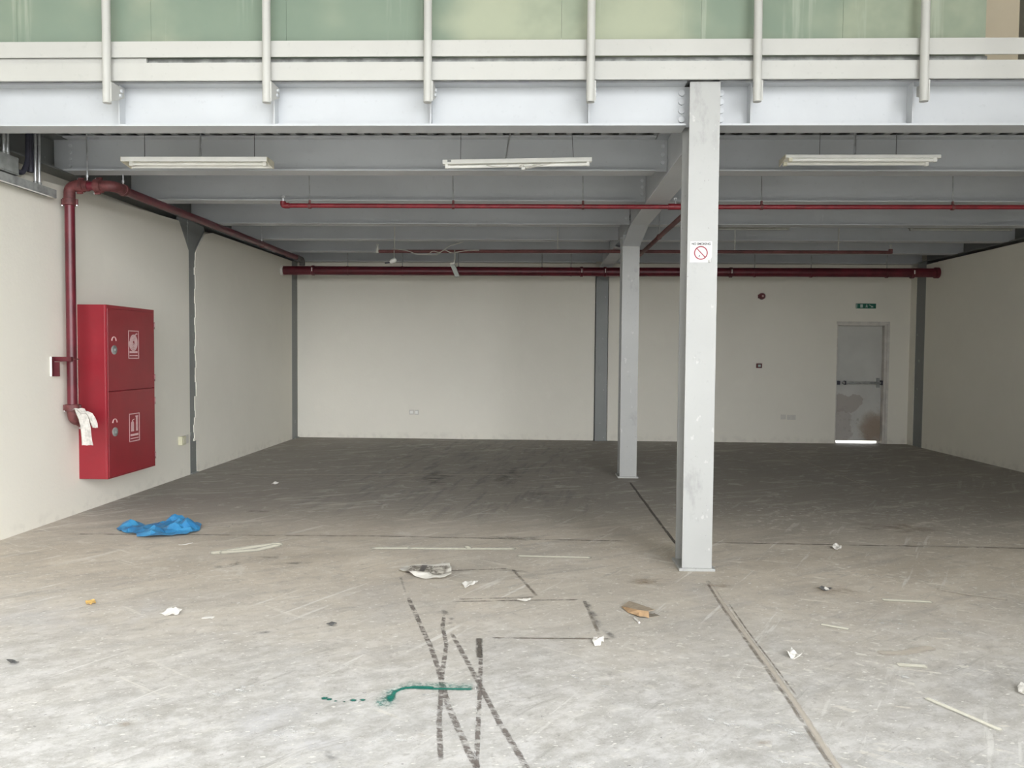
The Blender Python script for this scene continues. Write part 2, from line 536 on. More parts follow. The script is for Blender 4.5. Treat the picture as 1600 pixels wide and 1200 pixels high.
def build_floor():
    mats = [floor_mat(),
            decal_mat('floor_joint_dark', (.13, .115, .10), .8, 11, .25, .6, .9, .2, (7, .34, .52)),
            decal_mat('floor_filler_pale', (.62, .565, .49), .75, 16, .25, .55, .9),
            decal_mat('floor_paint_white', (.88, .83, .72), .95, 22, .15, .45, .9),
            decal_mat('floor_tape_residue', (.20, .175, .16), .8, 26, .45, .75, .8, .25, (20, .38, .58)),
            decal_mat('floor_green_paint', (.018, .20, .155), .92, 30, .25, .8, 1.0),
            decal_mat('floor_black_smudge', (.12, .12, .13), .6, 9, .40, 1.1, 1.0, .2, (7, .40, .66)),
            decal_mat('floor_rust_tint', (.42, .33, .24), .5, 8, .35, 1.1, 1.0, .15, (9, .36, .64)),
            decal_mat('floor_trench_line', (.25, .215, .18), .62, 14, .28, .75, .95, .2, (9, .34, .56)),
            decal_mat('floor_green_haze', (.05, .30, .25), .6, 40, .30, 1.1, 1.0, .2, (60, .42, .62)),
            decal_mat('floor_white_splash', (.80, .80, .79), .9, 19, .3, .7, 1.0, .1, (24, .52, .60))]
    bm = bmesh.new()
    uvl = bm.loops.layers.uv.new('UVMap')
    x0, x1, y0, y1, zb = -4.62, 6.85, YF - .2, 13.66, -.16
    vs = [bm.verts.new(p) for p in [(x0, y0, 0), (x1, y0, 0), (x1, y1, 0), (x0, y1, 0), (x0, y0, zb), (x1, y0, zb), (x1, y1, zb), (x0, y1, zb)]]
    for q in ((0, 1, 2, 3), (7, 6, 5, 4), (0, 4, 5, 1), (1, 5, 6, 2), (2, 6, 7, 3), (3, 7, 4, 0)):
        bm.faces.new([vs[i] for i in q])
    D, PALE, WHITE, TAPE, GREEN, SMUDGE, RUST, TRENCH, HAZE, SPLASH = range(1, 11)
    zz = [0.0004]

    def rib(pts, w, mi):
        polyline_ribbon(bm, uvl, pts, w, mi, zz[0])
        zz[0] += .00006

    def spot(c, rx, ry, rot, mi):
        blob(bm, uvl, c, rx, ry, rot, mi, zz[0], seed=len(bm.verts) * .37)
        zz[0] += .00006
    # joint along the row of columns
    rib([(1.118, 9.2), (1.125, 6.275), (1.15, 5.62)], .05, D)
    rib([(1.118, 9.2), (1.125, 6.275), (1.15, 5.62)], .025, D)
    rib([(1.163, 5.25), (1.146, 4.559), (1.142, 4.187), (1.139, 3.711), (1.136, 3.331), (1.117, 2.785), (1.11, 1.2)], .05, PALE)
    rib([(1.15, 5.25), (1.126, 4.559), (1.122, 4.187), (1.118, 3.711), (1.113, 3.331), (1.095, 2.785), (1.09, 1.2)], .035, TRENCH)
    rib([(1.185, 4.7), (1.168, 4.187), (1.167, 3.711), (1.165, 3.331)], .02, TRENCH)
    # cross joints
    rib([(-4.1, 6.10), (-3.33, 6.135), (-1.23, 6.207), (.85, 6.171), (1.0, 6.17)], .06, TRENCH)
    rib([(-2.9, 6.17), (-1.23, 6.225), (.0, 6.205)], .035, PALE)
    rib([(-.45, 6.25), (.05, 6.23)], .16, SMUDGE)
    rib([(1.25, 6.17), (2.878, 6.157), (6.3, 6.1)], .06, TRENCH)
    rib([(2.9, 6.18), (4.4, 6.16)], .05, PALE)
    rib([(-3.9, 9.22), (-1.2, 9.45), (1.0, 9.58)], .10, PALE)
    rib([(3.863, 13.2), (3.86, 11), (3.858, 8.4)], .05, PALE)
    # cut rectangles in front of the column
    for a, b in [((-.918, 5.173), (-.156, 5.33)), ((-.156, 5.33), (.022, 4.70)), ((.022, 4.70), (-.478, 4.622)),
                 ((-.52, 4.583), (.305, 4.666)), ((.305, 4.666), (.355, 4.049)), ((.43, 4.02), (-.249, 3.998))]:
        rib([a, b], .045, TRENCH)
    rib([(-.30, 5.32), (.05, 5.22)], .14, SMUDGE)
    rib([(.31, 4.66), (.37, 4.2), (.44, 4.0)], .10, SMUDGE)
    # black tape residue crossing in the foreground
    rib([(-.918, 5.15), (-.80, 4.72)], .05, SMUDGE)
    rib([(-.80, 4.74), (-.64, 4.22), (-.523, 3.85), (-.43, 3.50), (-.36, 3.20), (-.23, 2.80), (-.10, 2.45)], .05, TAPE)
    rib([(-.52, 4.40), (-.50, 4.15), (-.45, 3.90), (-.425, 3.50), (-.38, 3.05), (-.33, 2.70)], .042, TAPE)
    rib([(-.54, 4.43), (-.47, 4.30), (-.47, 4.17)], .10, SMUDGE)
    rib([(-.46, 4.12), (-.36, 3.80), (-.245, 3.42), (-.14, 3.08), (-.04, 2.80), (.05, 2.45)], .046, TAPE)
    rib([(-.285, 4.0), (-.26, 3.72), (-.245, 3.45), (-.215, 2.95), (-.19, 2.45)], .038, TAPE)
    rib([(-.285, 4.0), (-.265, 3.72)], .06, D)
    rib([(-.272, 3.5), (-.25, 3.3), (-.22, 2.9), (-.2, 2.45)], .018, SPLASH)
    for c in [(-.45, 3.30), (-.36, 3.22), (-.42, 3.15), (-.33, 3.05)]:
        spot(c, .06, .05, 0, SPLASH)
    # green spray paint
    rib([(-.62, 3.21), (-.615, 3.33), (-.57, 3.375), (-.44, 3.368), (-.25, 3.37)], .055, GREEN)
    rib([(-.66, 3.15), (-.64, 3.33), (-.56, 3.41), (-.40, 3.405), (-.24, 3.39)], .16, HAZE)
    spot((-.63, 3.22), .12, .14, 0, HAZE)
    rib([(-.60, 3.36), (-.53, 3.385), (-.44, 3.38)], .05, GREEN)
    spot((-.62, 3.27), .04, .06, 0, GREEN)
    for x, y, r in ((-.905, 3.25, .035), (-.88, 3.24, .025), (-.85, 3.225, .016), (-.775, 3.235, .03), (-.735, 3.24, .026), (-.81, 3.22, .012)):
        spot((x, y), r, r * .8, 0, GREEN)
        spot((x, y), r * .8, r * .6, 0, GREEN)
    # beige paint strokes
    rib([(-2.43, 5.58), (-2.33, 5.62), (-2.16, 5.78), (-1.96, 5.92)], .17, WHITE)
    rib([(-2.36, 5.60), (-2.1, 5.70), (-1.98, 5.88)], .16, WHITE)
    rib([(-2.90, 6.33), (-2.73, 6.43), (-2.60, 6.44)], .13, PALE)
    rib([(-2.64, 6.54), (-2.5, 6.60), (-2.38, 6.60)], .11, PALE)
    rib([(-1.30, 5.81), (-.9, 5.83), (-.5, 5.84), (-.10, 5.865)], .12, WHITE)
    rib([(-1.0, 5.83), (-.12, 5.865)], .06, WHITE)
    rib([(-.50, 5.84), (-.53, 5.92)], .08, WHITE)
    rib([(-.15, 5.66), (.15, 5.64), (.44, 5.637)], .09, WHITE)
    rib([(-3.03, 7.66), (-2.98, 7.74)], .03, PALE)
    rib([(-2.98, 7.66), (-2.93, 7.76)], .03, PALE)
    rib([(-2.93, 7.66), (-2.86, 7.74)], .04, PALE)
    # blue-black skid and small smudges
    rib([(-2.25, 5.20), (-2.12, 5.28), (-2.07, 5.48), (-1.84, 5.50)], .20, SMUDGE)
    spot((-2.10, 5.30), .14, .10, .6, SMUDGE)
    spot((-1.7, 5.35), .35, .09, .3, SMUDGE)
    spot((-2.6, 7.1), .25, .12, 0, SMUDGE)
    spot((.1, 8.2), .25, .3, 0, SMUDGE)
    spot((.62, 4.66), .06, .03, 0, SMUDGE)
    spot((-.35, 9.4), .45, 1.6, 0, SMUDGE)
    spot((-1.2, 9.2), .5, 1.2, .1, SMUDGE)
    spot((-1.45, 4.0), .12, .05, .4, SMUDGE)
    spot((.47, 3.37), .10, .07, 0, SMUDGE)
    spot((-.75, 2.78), .22, .10, .2, SMUDGE)
    # rust and warm dust
    spot((1.2, 5.0), .28, .16, 0, RUST)
    spot((.75, 5.05), .45, .2, .1, RUST)
    spot((1.95, 4.9), .4, .25, -.4, RUST)
    spot((.90, 2.95), .10, .035, .3, RUST)
    spot((-.42, 2.95), .10, .06, 0, RUST)
    spot((-1.63, 2.98), .09, .06, 0, RUST)
    spot((1.83, 3.22), .05, .03, -.4, RUST)
    spot((3.2, 6.8), .9, .5, 0, RUST)
    # white splashes on the right-hand side
    rib([(1.715, 3.40), (1.756, 3.35), (1.90, 3.05)], .05, SPLASH)
    rib([(1.72, 3.39), (1.89, 3.08)], .055, WHITE)
    rib([(2.136, 4.759), (2.451, 4.728)], .08, WHITE)
    rib([(2.60, 5.02), (2.75, 4.90), (2.95, 4.80)], .10, PALE)
    rib([(1.736, 3.886), (1.86, 3.90), (2.075, 3.988)], .11, PALE)
    rib([(1.766, 3.743), (1.911, 3.728)], .08, WHITE)
    rib([(1.60, 4.30), (1.74, 4.225)], .07, WHITE)
    for x, y, rx, ry, ro in ((.30, 3.45, .14, .05, -.3), (.75, 3.12, .22, .07, -.4), (.62, 3.22, .18, .06, -.4), (1.03, 3.05, .08, .16, .5),
                             (.93, 2.80, .12, .05, -.5), (.2, 3.52, .1, .05, 0), (.62, 2.9, .12, .1, 0), (-.95, 2.95, .2, .1, .2), (1.75, 3.6, .1, .05, -.4),
                             (-.55, 2.9, .18, .06, .2), (.1, 2.75, .2, .1, .1), (-1.3, 3.3, .25, .1, .4), (-1.7, 3.0, .3, .12, .4), (2.0, 4.35, .2, .06, -.3),
                             (2.25, 5.3, .25, .05, -.2), (2.3, 4.2, .2, .05, -.2), (1.55, 4.55, .12, .03, -.2)):
        spot((x, y), rx, ry, ro, SPLASH)
    me = bpy.data.meshes.new('floor')
    bm.to_mesh(me)
    bm.free()
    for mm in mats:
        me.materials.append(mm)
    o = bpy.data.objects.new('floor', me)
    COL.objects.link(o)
    return struct(o)


build_floor()

b = MB().box(-60, 60, -60, YF - .2, -.2, -.03).box(-60, 60, 13.66, 60, -.2, -.03)
b.box(-60, -4.62, YF - .2, 13.66, -.2, -.03).box(6.85, 60, YF - .2, 13.66, -.2, -.03)
struct(obj('ground', b, M['outside']))

# left wall: plaster leaf cut around the built-in columns, and the solid leaf behind it
b = MB()
b.prism([(YF, 0), (9.204, 0), (9.204, 2.72), (8.96, 3.035), (6.5, 2.945), (5.2, 2.92), (5.2, 7), (YF, 7)], 'x', XL - .2, XL)
b.prism([(9.392, 0), (13.12, 0), (13.12, 3.07), (9.9, 3.04), (9.68, 2.99), (9.392, 2.72)], 'x', XL - .2, XL)
b.box(XL - .2, XL, 13.44, 13.66, 0, 3.07)
b.box(XL - .41, XL - .211, YF, 13.66, 0, 7)
wl_ = struct(obj('wall_left', b, M['wall']))
# ragged plaster edge beside the built-in column
pb = MB()
random.seed(4)
for i in range(26):
    z = .42 + i * .088
    w = .02 + .012 * math.sin(i * 1.7) + random.uniform(0, .012) + (.05 if i < 3 else .02 if i < 6 else 0)
    pb.box(XL - .012, XL + .004 + random.uniform(0, .003), 9.392 - w, 9.40, z, z + .09)
pb.box(XL - .012, XL + .006, 9.30, 9.40, .40, .43)
struct(obj('trim_1', pb, M['wall']))

b = MB()
b.box(XR, XR + .2, YF, 12.955, 0, 3.035).box(XR, XR + .2, 13.265, 13.66, 0, 3.035)
b.box(XR + .211, XR + .41, YF, 13.66, 0, 7).box(XR, XR + .2, YF, 5.2, 3.035, 7)
struct(obj('wall_right', b, M['wall']))

DX0, DX1, DZ = 5.19, 6.055, 2.10
struct(obj('wall_back_left', MB().box(XL, 1.015, YB, 13.60, 0, 3.085), M['wall']))
b = MB().box(1.25, DX0, YB, 13.60, 0, 3.085).box(DX0, DX1, YB, 13.60, DZ, 3.085).box(DX1, XR, YB, 13.60, 0, 3.085)
struct(obj('wall_back_right', b, M['wall']))
b = MB().box(XL - .41, DX0, 13.602, 13.70, 0, DZ).box(DX1, XR + .41, 13.602, 13.70, 0, DZ).box(XL - .41, XR + .41, 13.602, 13.70, DZ, 7)
struct(obj('wall_back', b, M['wall']))

# unseen front wall added behind the camera, opening sized to shape the daylight
OX0, OX1, OZ = -4.2, 5.6, 5.1
b = MB()
b.box(OX1, XR + .41, YF - .2, YF, 0, 7).box(XL - .41, OX1, YF - .2, YF, OZ, 7).box(XL - .41, OX0, YF - .2, YF, 0, OZ)
struct(obj('wall_front_unseen', b, M['facade']))
struct(obj('ceiling_upper', MB().box(XL - .41, XR + .41, YF - .2, 13.70, 7.0, 7.2), M['facade']))

# ribbed deck over the beams, seen from below
prof, x = [], XL - .2
while x < XR + .2:
    prof += [(x, 3.397), (x + .05, 3.397), (x + .065, 3.447), (x + .135, 3.447)]
    x += .15
prof = prof + [(p, q + .004) for p, q in reversed(prof)]
struct(obj('ceiling', MB().prism(prof, 'y', 5.33, 13.49), M['deck']))
struct(obj('floor_mezzanine', MB().box(XL - .2, XR + .2, 5.325, 13.49, 3.453, 3.488), M['concrete']))

# ------------------------------------------------------------------ steel frame
def bolt_row(name, parent, pts, axis, r=.011, h=.012, mat=None):
    for p in pts:
        q = Vector(p)
        d = {'x': Vector((1, 0, 0)), '-x': Vector((-1, 0, 0)), '-y': Vector((0, -1, 0)), 'z': Vector((0, 0, 1))}[axis]
        obj(name, MB().tube([q - d * .004, q + d * h], r, 8), mat or M['bolt'], parent, True)


def steel_column(y0, y1, ztop, label, z0=.02, mat='column'):
    t = thing('steel_column', label, 'column', (CXM, (y0 + y1) / 2, 0), 'free-standing steel columns')
    obj('front_flange', MB().box(CX0, CX1, y0, y0 + .016, z0, ztop), M[mat], t)
    obj('back_flange', MB().box(CX0, CX1, y1 - .016, y1, z0, ztop), M[mat], t)
    obj('web', MB().box(CXM - .005, CXM + .005, y0 + .016, y1 - .016, z0, ztop), M[mat], t)
    obj('base_plate', MB().box(CX0 - .022, CX1 + .022, y0 - .014, y1 + (.014 if y1 < 13.5 else 0), 0, z0), M[mat], t, bevel=.002)
    return t


steel_column(5.343, 5.605, 3.366, 'tall pale grey steel column with a no smoking sign, nearest one')
steel_column(9.372, 9.634, 2.945, 'grey steel column standing halfway back behind the pale one')
steel_column(13.40, 13.598, 2.945, 'steel column set into the back wall, grey darkened for shade', .006, 'steel_dark')

for x0, x1, y0, y1, lab in ((XL - .19, XL - .006, 9.208, 9.388, 'grey steel column built into the left wall past the red cabinet'),
                            (XL - .19, XL - .004, 13.125, 13.435, 'narrow grey steel column in the back left corner'),
                            (XR + .004, XR + .19, 12.96, 13.26, 'dark grey steel column in the back right corner by the door')):
    t = thing('wall_column', lab, 'column', ((x0 + x1) / 2, (y0 + y1) / 2, 0), 'columns built into the side walls')
    face = (x1 - .014, x1) if x0 < 0 else (x0, x0 + .014)
    back = (x0, x0 + .014) if x0 < 0 else (x1 - .014, x1)
    ym = (y0 + y1) / 2
    obj('front_flange', MB().box(face[0], face[1], y0, y1, .012, 3.085), M['steel_dark'], t)
    obj('back_flange', MB().box(back[0], back[1], y0, y1, .012, 3.085), M['steel_dark'], t)
    obj('web', MB().box(min(face[1], back[1]), max(face[0], back[0]), ym - .005, ym + .005, .012, 3.085), M['steel_dark'], t)
    obj('base_plate', MB().box(x0, x1 + (.03 if x0 < 0 else 0) - (0 if x0 < 0 else 0), y0 + .002, y1 - .002, 0, .012), M['dirty_metal'], t)
    if y0 < 10:
        for s, (ya, yb) in ((-1, (y0, 8.965)), (1, (y1, 9.68))):
            obj('gusset', MB().prism([(ya, 2.725), (yb, 3.03), (yb, 3.085), (ya, 3.085)], 'x', XL - .035, XL - .02), M['steel_dark'], t)
            obj('haunch_flange', MB().prism([(ya, 2.725), (yb, 3.03), (yb, 3.042), (ya, 2.737)], 'x', XL - .18, XL - .01), M['steel_dark'], t)


def ibeam_x(name, x0, x1, y0, z0, z1, label, group, cope=(0, 0), w=.18, tf=.014, mat='steel', cat='beam'):
    t = thing(name, label, cat, ((x0 + x1) / 2, y0 + w / 2, z0), group)
    ym = y0 + w / 2
    obj('web', MB().box(x0, x1, ym - .005, ym + .005, z0 + tf, z1 - tf), M[mat], t)
    obj('bottom_flange', MB().box(x0 + cope[0], x1 - cope[1], y0, y0 + w, z0, z0 + tf), M[mat], t)
    obj('top_flange', MB().box(x0 + cope[0], x1 - cope[1], y0, y0 + w, z1 - tf, z1), M[mat], t)
    return t


POST_X = [-2.967, -1.858, -.754, .348, 1.462, 2.560]
GY = 5.407
gl = ibeam_x('front_girder', XL - .12, CXM - .008, GY, ZB, ZT, 'pale grey front girder under the railing, left of the near column', 'front girders', (.12, .105))
gr = ibeam_x('front_girder', CXM + .008, XR + .1, GY, ZB, ZT, 'pale grey front girder under the railing, right of the near column', 'front girders', (.105, .1))
for px in POST_X:
    obj('stiffener', MB().box(px - .004, px + .004, GY + .004, GY + .084, ZB + .0145, ZT - .0145), M['steel'], gl if px < CXM else gr)
bolt_row('bolt', gl, [(1.000, GY + .085, z) for z in (3.335, 3.274, 3.213, 3.152)], '-y', .022, .016)
bolt_row('bolt', gr, [(1.272, GY + .085, z) for z in (3.335, 3.274, 3.213, 3.152)], '-y', .022, .016)

BEAM_Y = [6.727, 8.038, 9.46, 10.732, 12.0, 13.27]
NTH = ['first', 'second', 'third', 'fourth', 'fifth', 'last']
for i, y in enumerate(BEAM_Y):
    tl = ibeam_x('cross_beam', XL - .12, CXM - .008, y, ZB, ZT,
                 'grey ceiling beam spanning the left bay, %s behind the front girder' % NTH[i], 'ceiling beams', (.13, .108))
    tr = ibeam_x('cross_beam', CXM + .008, XR + .12, y, ZB, ZT,
                 'grey ceiling beam spanning the right bay, %s behind the front girder' % NTH[i], 'ceiling beams', (.108, .13))
    if i < 3:
        bolt_row('bolt', tl, [(1.085, y + .085, z) for z in (3.32, 3.25, 3.18)], '-y', .017, .015)
    if i == 0:
        bolt_row('bolt', tl, [(XL + .03, y + .085, z) for z in (3.33, 3.27, 3.21, 3.15)], '-y', .014)

for y0, y1, lab in ((5.608, 9.369, 'deep grey main beam running from the near column to the middle column'),
                    (9.637, 13.397, 'deep grey main beam running from the middle column to the back wall')):
    t = thing('main_beam', lab, 'beam', (CXM, (y0 + y1) / 2, 2.95), 'main beams along the column row')
    obj('web', MB().box(CXM - .005, CXM + .005, y0, y1, 2.963, 3.382), M['steel'], t)
    obj('bottom_flange', MB().box(CX0, CX1, y0, y1, 2.949, 2.963), M['steel'], t)
    obj('top_flange', MB().box(CX0, CX1, y0, y1, 3.382, 3.395), M['steel'], t)
    if y0 < 6:
        hs = [(8.62, 2.949), (9.369, 2.815), (9.369, 2.830), (8.70, 2.949)]
        hw = [(8.70, 2.949), (9.369, 2.83), (9.369, 2.949)]
    else:
        hs = [(10.38, 2.949), (9.637, 2.815), (9.637, 2.830), (10.30, 2.949)]
        hw = [(10.30, 2.949), (9.637, 2.83), (9.637, 2.949)]
    obj('haunch_plate', MB().prism(hs, 'x', CX0, CX1), M['steel'], t)
    obj('haunch_web', MB().prism(hw, 'x', CXM - .005, CXM + .005), M['steel'], t)
    obj('end_plate', MB().box(CX0, CX1, y1 - .012 if y0 < 6 else y0, y1 if y0 < 6 else y0 + .012, 2.82, 2.949), M['steel'], t)

for x0, x1, lab in ((XL - .2, XL - .012, 'grey edge beam, darkened for shade, lying along the top of the left wall'),
                    (XR + .012, XR + .2, 'grey edge beam, darkened for shade, lying along the top of the right wall')):
    t = thing('edge_beam', lab, 'beam', ((x0 + x1) / 2, 9.4, ZB), 'edge beams on the side walls')
    xm = (x0 + x1) / 2 + (-.05 if x0 < 0 else .05)
    obj('web', MB().box(xm - .004, xm + .004, 5.61, 13.26, ZB + .014, ZT - .014), M['steel_dark'], t)
    obj('bottom_flange', MB().box(x0, x1, 5.61, 13.26, ZB, ZB + .0135), M['steel_dark'], t)
    obj('top_flange', MB().box(x0, x1, 5.61, 13.26, ZT - .0135, ZT), M['steel_dark'], t)

t = obj('edge_plate', MB().box(XL - .2, XR + .2, 5.300, 5.318, 3.368, 3.489), M['white_steel'])
tag(t, 'long pale steel plate edging the upper floor, below the toe board', 'edge plate')

# railing on the edge of the upper floor
t = thing('railing', 'pale grey tube railing with toe board bolted to the front girder', 'railing', (CXM, 5.26, ZB))
for px in POST_X:
    lean = -.010 if px > 1 else 0
    p = obj('post', MB().tube([(px, 5.262, 3.203), (px + lean, 5.262, 4.55)], .028, 16), M['white_steel'], t, True)
    obj('bracket_plate', MB().prism([(5.255, 3.212), (GY + .012, 3.285), (GY + .012, 3.350), (5.255, 3.345)], 'x', px + .026, px + .036), M['white_steel'], p)
    bolt_row('bolt', p, [(px + .036, 5.375, 3.322), (px + .036, 5.36, 3.285)], 'x', .012)
obj('toe_board', MB().box(XL - .2, XR + .2, 5.296, 5.304, 3.525, 3.633), M['white_steel'], t)
obj('handrail', MB().tube([(XL - .2, 5.262, 4.55), (XR + .2, 5.262, 4.55)], .026, 12), M['white_steel'], t, True)

# frosted panes behind the railing
g = NT('dirty_green_glass')
big = g.noise(.9, 5, .6)
drip = g.noise(5.5, 6, .65, g.map((1, 1, .05)))
gcol = g.mix(g.rng(big, .35, .65), (.27, .32, .245), (.42, .455, .34))
gcol = g.mix(g.math('MULTIPLY', g.rng(g.noise(.7, 3, .5, g.map(loc=(3.3, 0, 1))), .48, .62), .8), gcol, (.20, .27, .215))
gcol = g.mix(g.math('MULTIPLY', g.rng(drip, .58, .70), .30), gcol, (.60, .63, .53))
g.p.inputs['Transmission Weight'].default_value = .12
M['glass'] = g.fin(gcol, .16, 0, .5)
GLY = 5.372
for k in range(8):
    x1 = 3.010 - .953 * k
    x0 = max(x1 - .953, XL - .2)
    names = ['rightmost green glass pane behind the railing, ending at the beige wall', 'second green glass pane from the beige wall end',
             'green glass pane above the near column, third from the beige wall', 'green glass pane left of the near column, fourth from the beige wall',
             'plain yellowish green glass pane, fifth from the beige wall', 'green glass pane with drip streaks, sixth from the beige wall',
             'murky green glass pane, second from the left edge', 'leftmost green glass pane behind the railing']
    o = obj('glass_panel', MB().box(x0 + .0008, x1 - .0008, GLY - .005, GLY + .005, 3.535, 4.6), M['glass'])
    tag(o, names[k], 'glass panel', 'green glass panes behind the railing')
struct(obj('trim_2', MB().box(XL - .2, 3.016, GLY - .02, GLY + .02, 3.488, 3.535), M['dirty_metal']))
o = obj('filler_strip', MB().box(XL - .2, -2.72, 5.322, 5.345, 3.4885, 3.530), M['white_steel'])
tag(o, 'white strip of filler in the gap below the toe board, far left', 'filler')
struct(obj('wall_upper', MB().box(1.9, 3.73, 6.2, 6.35, 3.488, 6.9), M['beige']))

# ------------------------------------------------------------------ fluorescent lights
def hanger(parent, x, y, z0, z1=3.40, r=.0025, dx=0.0, mat='dark_wire', name='hanger_wire'):
    obj(name, MB().tube([(x, y, z0), (x + dx, y, z1)], r, 6), M[mat], parent)


# hooded light, left
t = thing('batten_light', 'white hooded fluorescent light with square ends hanging at the left', 'ceiling light', (-2.81, 6.335, 3.03), 'hanging fluorescent lights')
b = MB().box(-3.415, -2.21, 6.25, 6.42, 3.083, 3.090).box(-3.415, -2.21, 6.25, 6.254, 3.052, 3.083).box(-3.415, -2.21, 6.416, 6.42, 3.036, 3.083)
obj('hood', b, M['white'], t)
for x in (-3.42, -2.211):
    obj('end_plate', MB().prism([(6.25, 3.053), (6.42, 3.030), (6.42, 3.09), (6.25, 3.09)], 'x', x, x + .006), M['cream'], t)
tb = obj('fluorescent_tube', MB().tube([(-3.36, 6.345, 3.056), (-2.27, 6.345, 3.056)], .013, 12), M['tube'], t, True)
for x in (-3.39, -2.27):
    obj('lamp_holder', MB().box(x, x + .03, 6.325, 6.365, 3.037, 3.083), M['white'], t, bevel=.003)
for x in (-3.26, -2.34):
    hanger(t, x, 6.335, 3.09)
hanger(t, -2.79, 6.335, 3.09, 3.40, .008, 0, 'galv', 'drop_rod')

# single bare batten, middle
t = thing('batten_light', 'white bare batten light with loose wires hanging in the middle', 'ceiling light', (-.17, 6.3, 3.03), 'hanging fluorescent lights')
rot = []
def slanted(x0, x1, y0, y1, za0, za1, zb0, zb1):
    return MB().prism([(x0, za0), (x1, zb0), (x1, zb1), (x0, za1)], 'y', y0, y1)
obj('body', slanted(-.775, .434, 6.27, 6.33, 3.038, 3.072, 3.060, 3.094), M['white'], t, bevel=.003)
obj('fluorescent_tube', MB().tube([(-.735, 6.30, 3.020), (.395, 6.30, 3.042)], .013, 12), M['tube'], t, True)
for x, z in ((-.757, 3.008), (.392, 3.030)):
    obj('lamp_holder', MB().box(x, x + .024, 6.285, 6.315, z, z + .045), M['white'], t, bevel=.003)
obj('label_plate', MB().box(-.735, -.705, 6.2685, 6.2705, 3.052, 3.070), M['grey_box'], t)
for pts in ([(-.13, 6.28, 3.035), (-.16, 6.27, 3.012), (-.10, 6.27, 3.005), (-.05, 6.27, 3.025), (.02, 6.28, 3.04)],
            [(-.42, 6.28, 3.03), (-.36, 6.27, 3.015), (-.28, 6.27, 3.012), (-.24, 6.28, 3.03)],
            [(-.12, 6.275, 3.03), (-.10, 6.27, 3.0), (-.02, 6.27, 3.015), (.10, 6.28, 3.045)]):
    obj('loose_wire', MB().tube(fillet(pts, .03), .003, 6), M['wire'], t, True)
obj('wire_connector', MB().box(-.135, -.105, 6.255, 6.28, 2.99, 3.010), M['white'], t, bevel=.003)
hanger(t, -.63, 6.30, 3.075)
hanger(t, .285, 6.30, 3.09, 3.40, .0025, -.02)
hanger(t, -.265, 6.30, 3.08, 3.40, .008, .055, 'galv', 'drop_rod')

# twin batten, right bay
t = thing('batten_light', 'white twin tube batten light hanging in the right bay', 'ceiling light', (2.58, 6.335, 3.06), 'hanging fluorescent lights')
obj('body', MB().box(1.973, 3.193, 6.255, 6.40, 3.085, 3.110), M['white'], t, bevel=.003)
obj('reflector', MB().prism([(6.30, 3.085), (6.36, 3.085), (6.33, 3.068)], 'x', 2.03, 3.14), M['white'], t)
for y in (6.275, 6.405):
    obj('fluorescent_tube', MB().tube([(2.03, y, 3.073), (3.135, y, 3.073)], .013, 12), M['tube'], t, True)
    for x in (2.0, 3.135):
        obj('lamp_holder', MB().box(x, x + .03, y - .016, y + .016, 3.056, 3.10), M['white'] if x > 3 else M['cream'], t, bevel=.003)
obj('end_plate', MB().prism([(6.255, 3.085), (6.42, 3.05), (6.42, 3.105), (6.255, 3.11)], 'x', 1.971, 1.977), M['cream'], t)
for x in (2.266, 2.873):
    hanger(t, x, 6.33, 3.11)
hanger(t, 2.545, 6.33, 3.11, 3.40, .009, 0, 'galv', 'drop_rod')

# batten further back in the right bay, and a strip imitating a flange reflection
M['dull_cream'] = simple('dull_cream_metal', (.34, .345, .31), .5, 0, .1)
for x0, x1, lab in ((4.60, 5.86, 'dull batten light under the third beam near the right edge'),
                    (1.93, 3.14, 'dull strip standing in for a flange reflection, just right of the near column')):
    t = thing('batten_light', lab, 'ceiling light', ((x0 + x1) / 2, 9.7, 3.08), 'hanging fluorescent lights')
    obj('body', MB().box(x0, x1, 9.70, 9.76, 3.096, 3.13), M['dull_cream'], t, bevel=.003)
    obj('fluorescent_tube', MB().tube([(x0 + .04, 9.73, 3.084), (x1 - .04, 9.73, 3.084)], .012, 10), M['dull_cream'], t, True)
    for x in (x0 + .01, x1 - .035):
        obj('lamp_holder', MB().box(x, x + .025, 9.715, 9.745, 3.07, 3.097), M['dull_cream'], t)
    for x in (x0 + .2, x1 - .2):
        hanger(t, x, 9.73, 3.13)

# ------------------------------------------------------------------ red fire pipes
PR = .041
t = thing('fire_riser', 'dark red fire pipe rising beside the cabinet and running along the left wall', 'pipe', (-4.10, 6.66, .9))
obj('riser_pipe', MB().tube([(-4.10, 6.66, 1.0), (-4.10, 6.66, 2.84)], PR, 20), M['red_pipe'], t, True)
obj('top_elbow', MB().tube(fillet([(-4.10, 6.66, 2.80), (-4.10, 6.66, 2.94), (-3.93, 6.66, 2.94)], .12, 8), PR + .006, 20), M['red_dust'], t, True)
obj('cross_pipe', MB().tube(fillet([(-3.95, 6.66, 2.94), (-3.71, 6.66, 2.94), (-3.735, 7.0, 2.946), (-3.85, 12.35, 3.02)], .10, 8), PR - .002, 20), M['red_pipe'], t, True)
obj('corner_elbow', MB().tube(fillet([(-3.84, 6.66, 2.94), (-3.71, 6.66, 2.94), (-3.722, 6.86, 2.944)], .10, 8), PR + .006, 20), M['red_dust'], t, True)
obj('end_bend', MB().tube(fillet([(-3.847, 12.2, 3.018), (-3.853, 12.54, 3.02), (-3.853, 12.55, 2.926)], .09, 8), PR + .004, 20), M['dust'], t, True, label='dust-caked bend joining the header pipe')


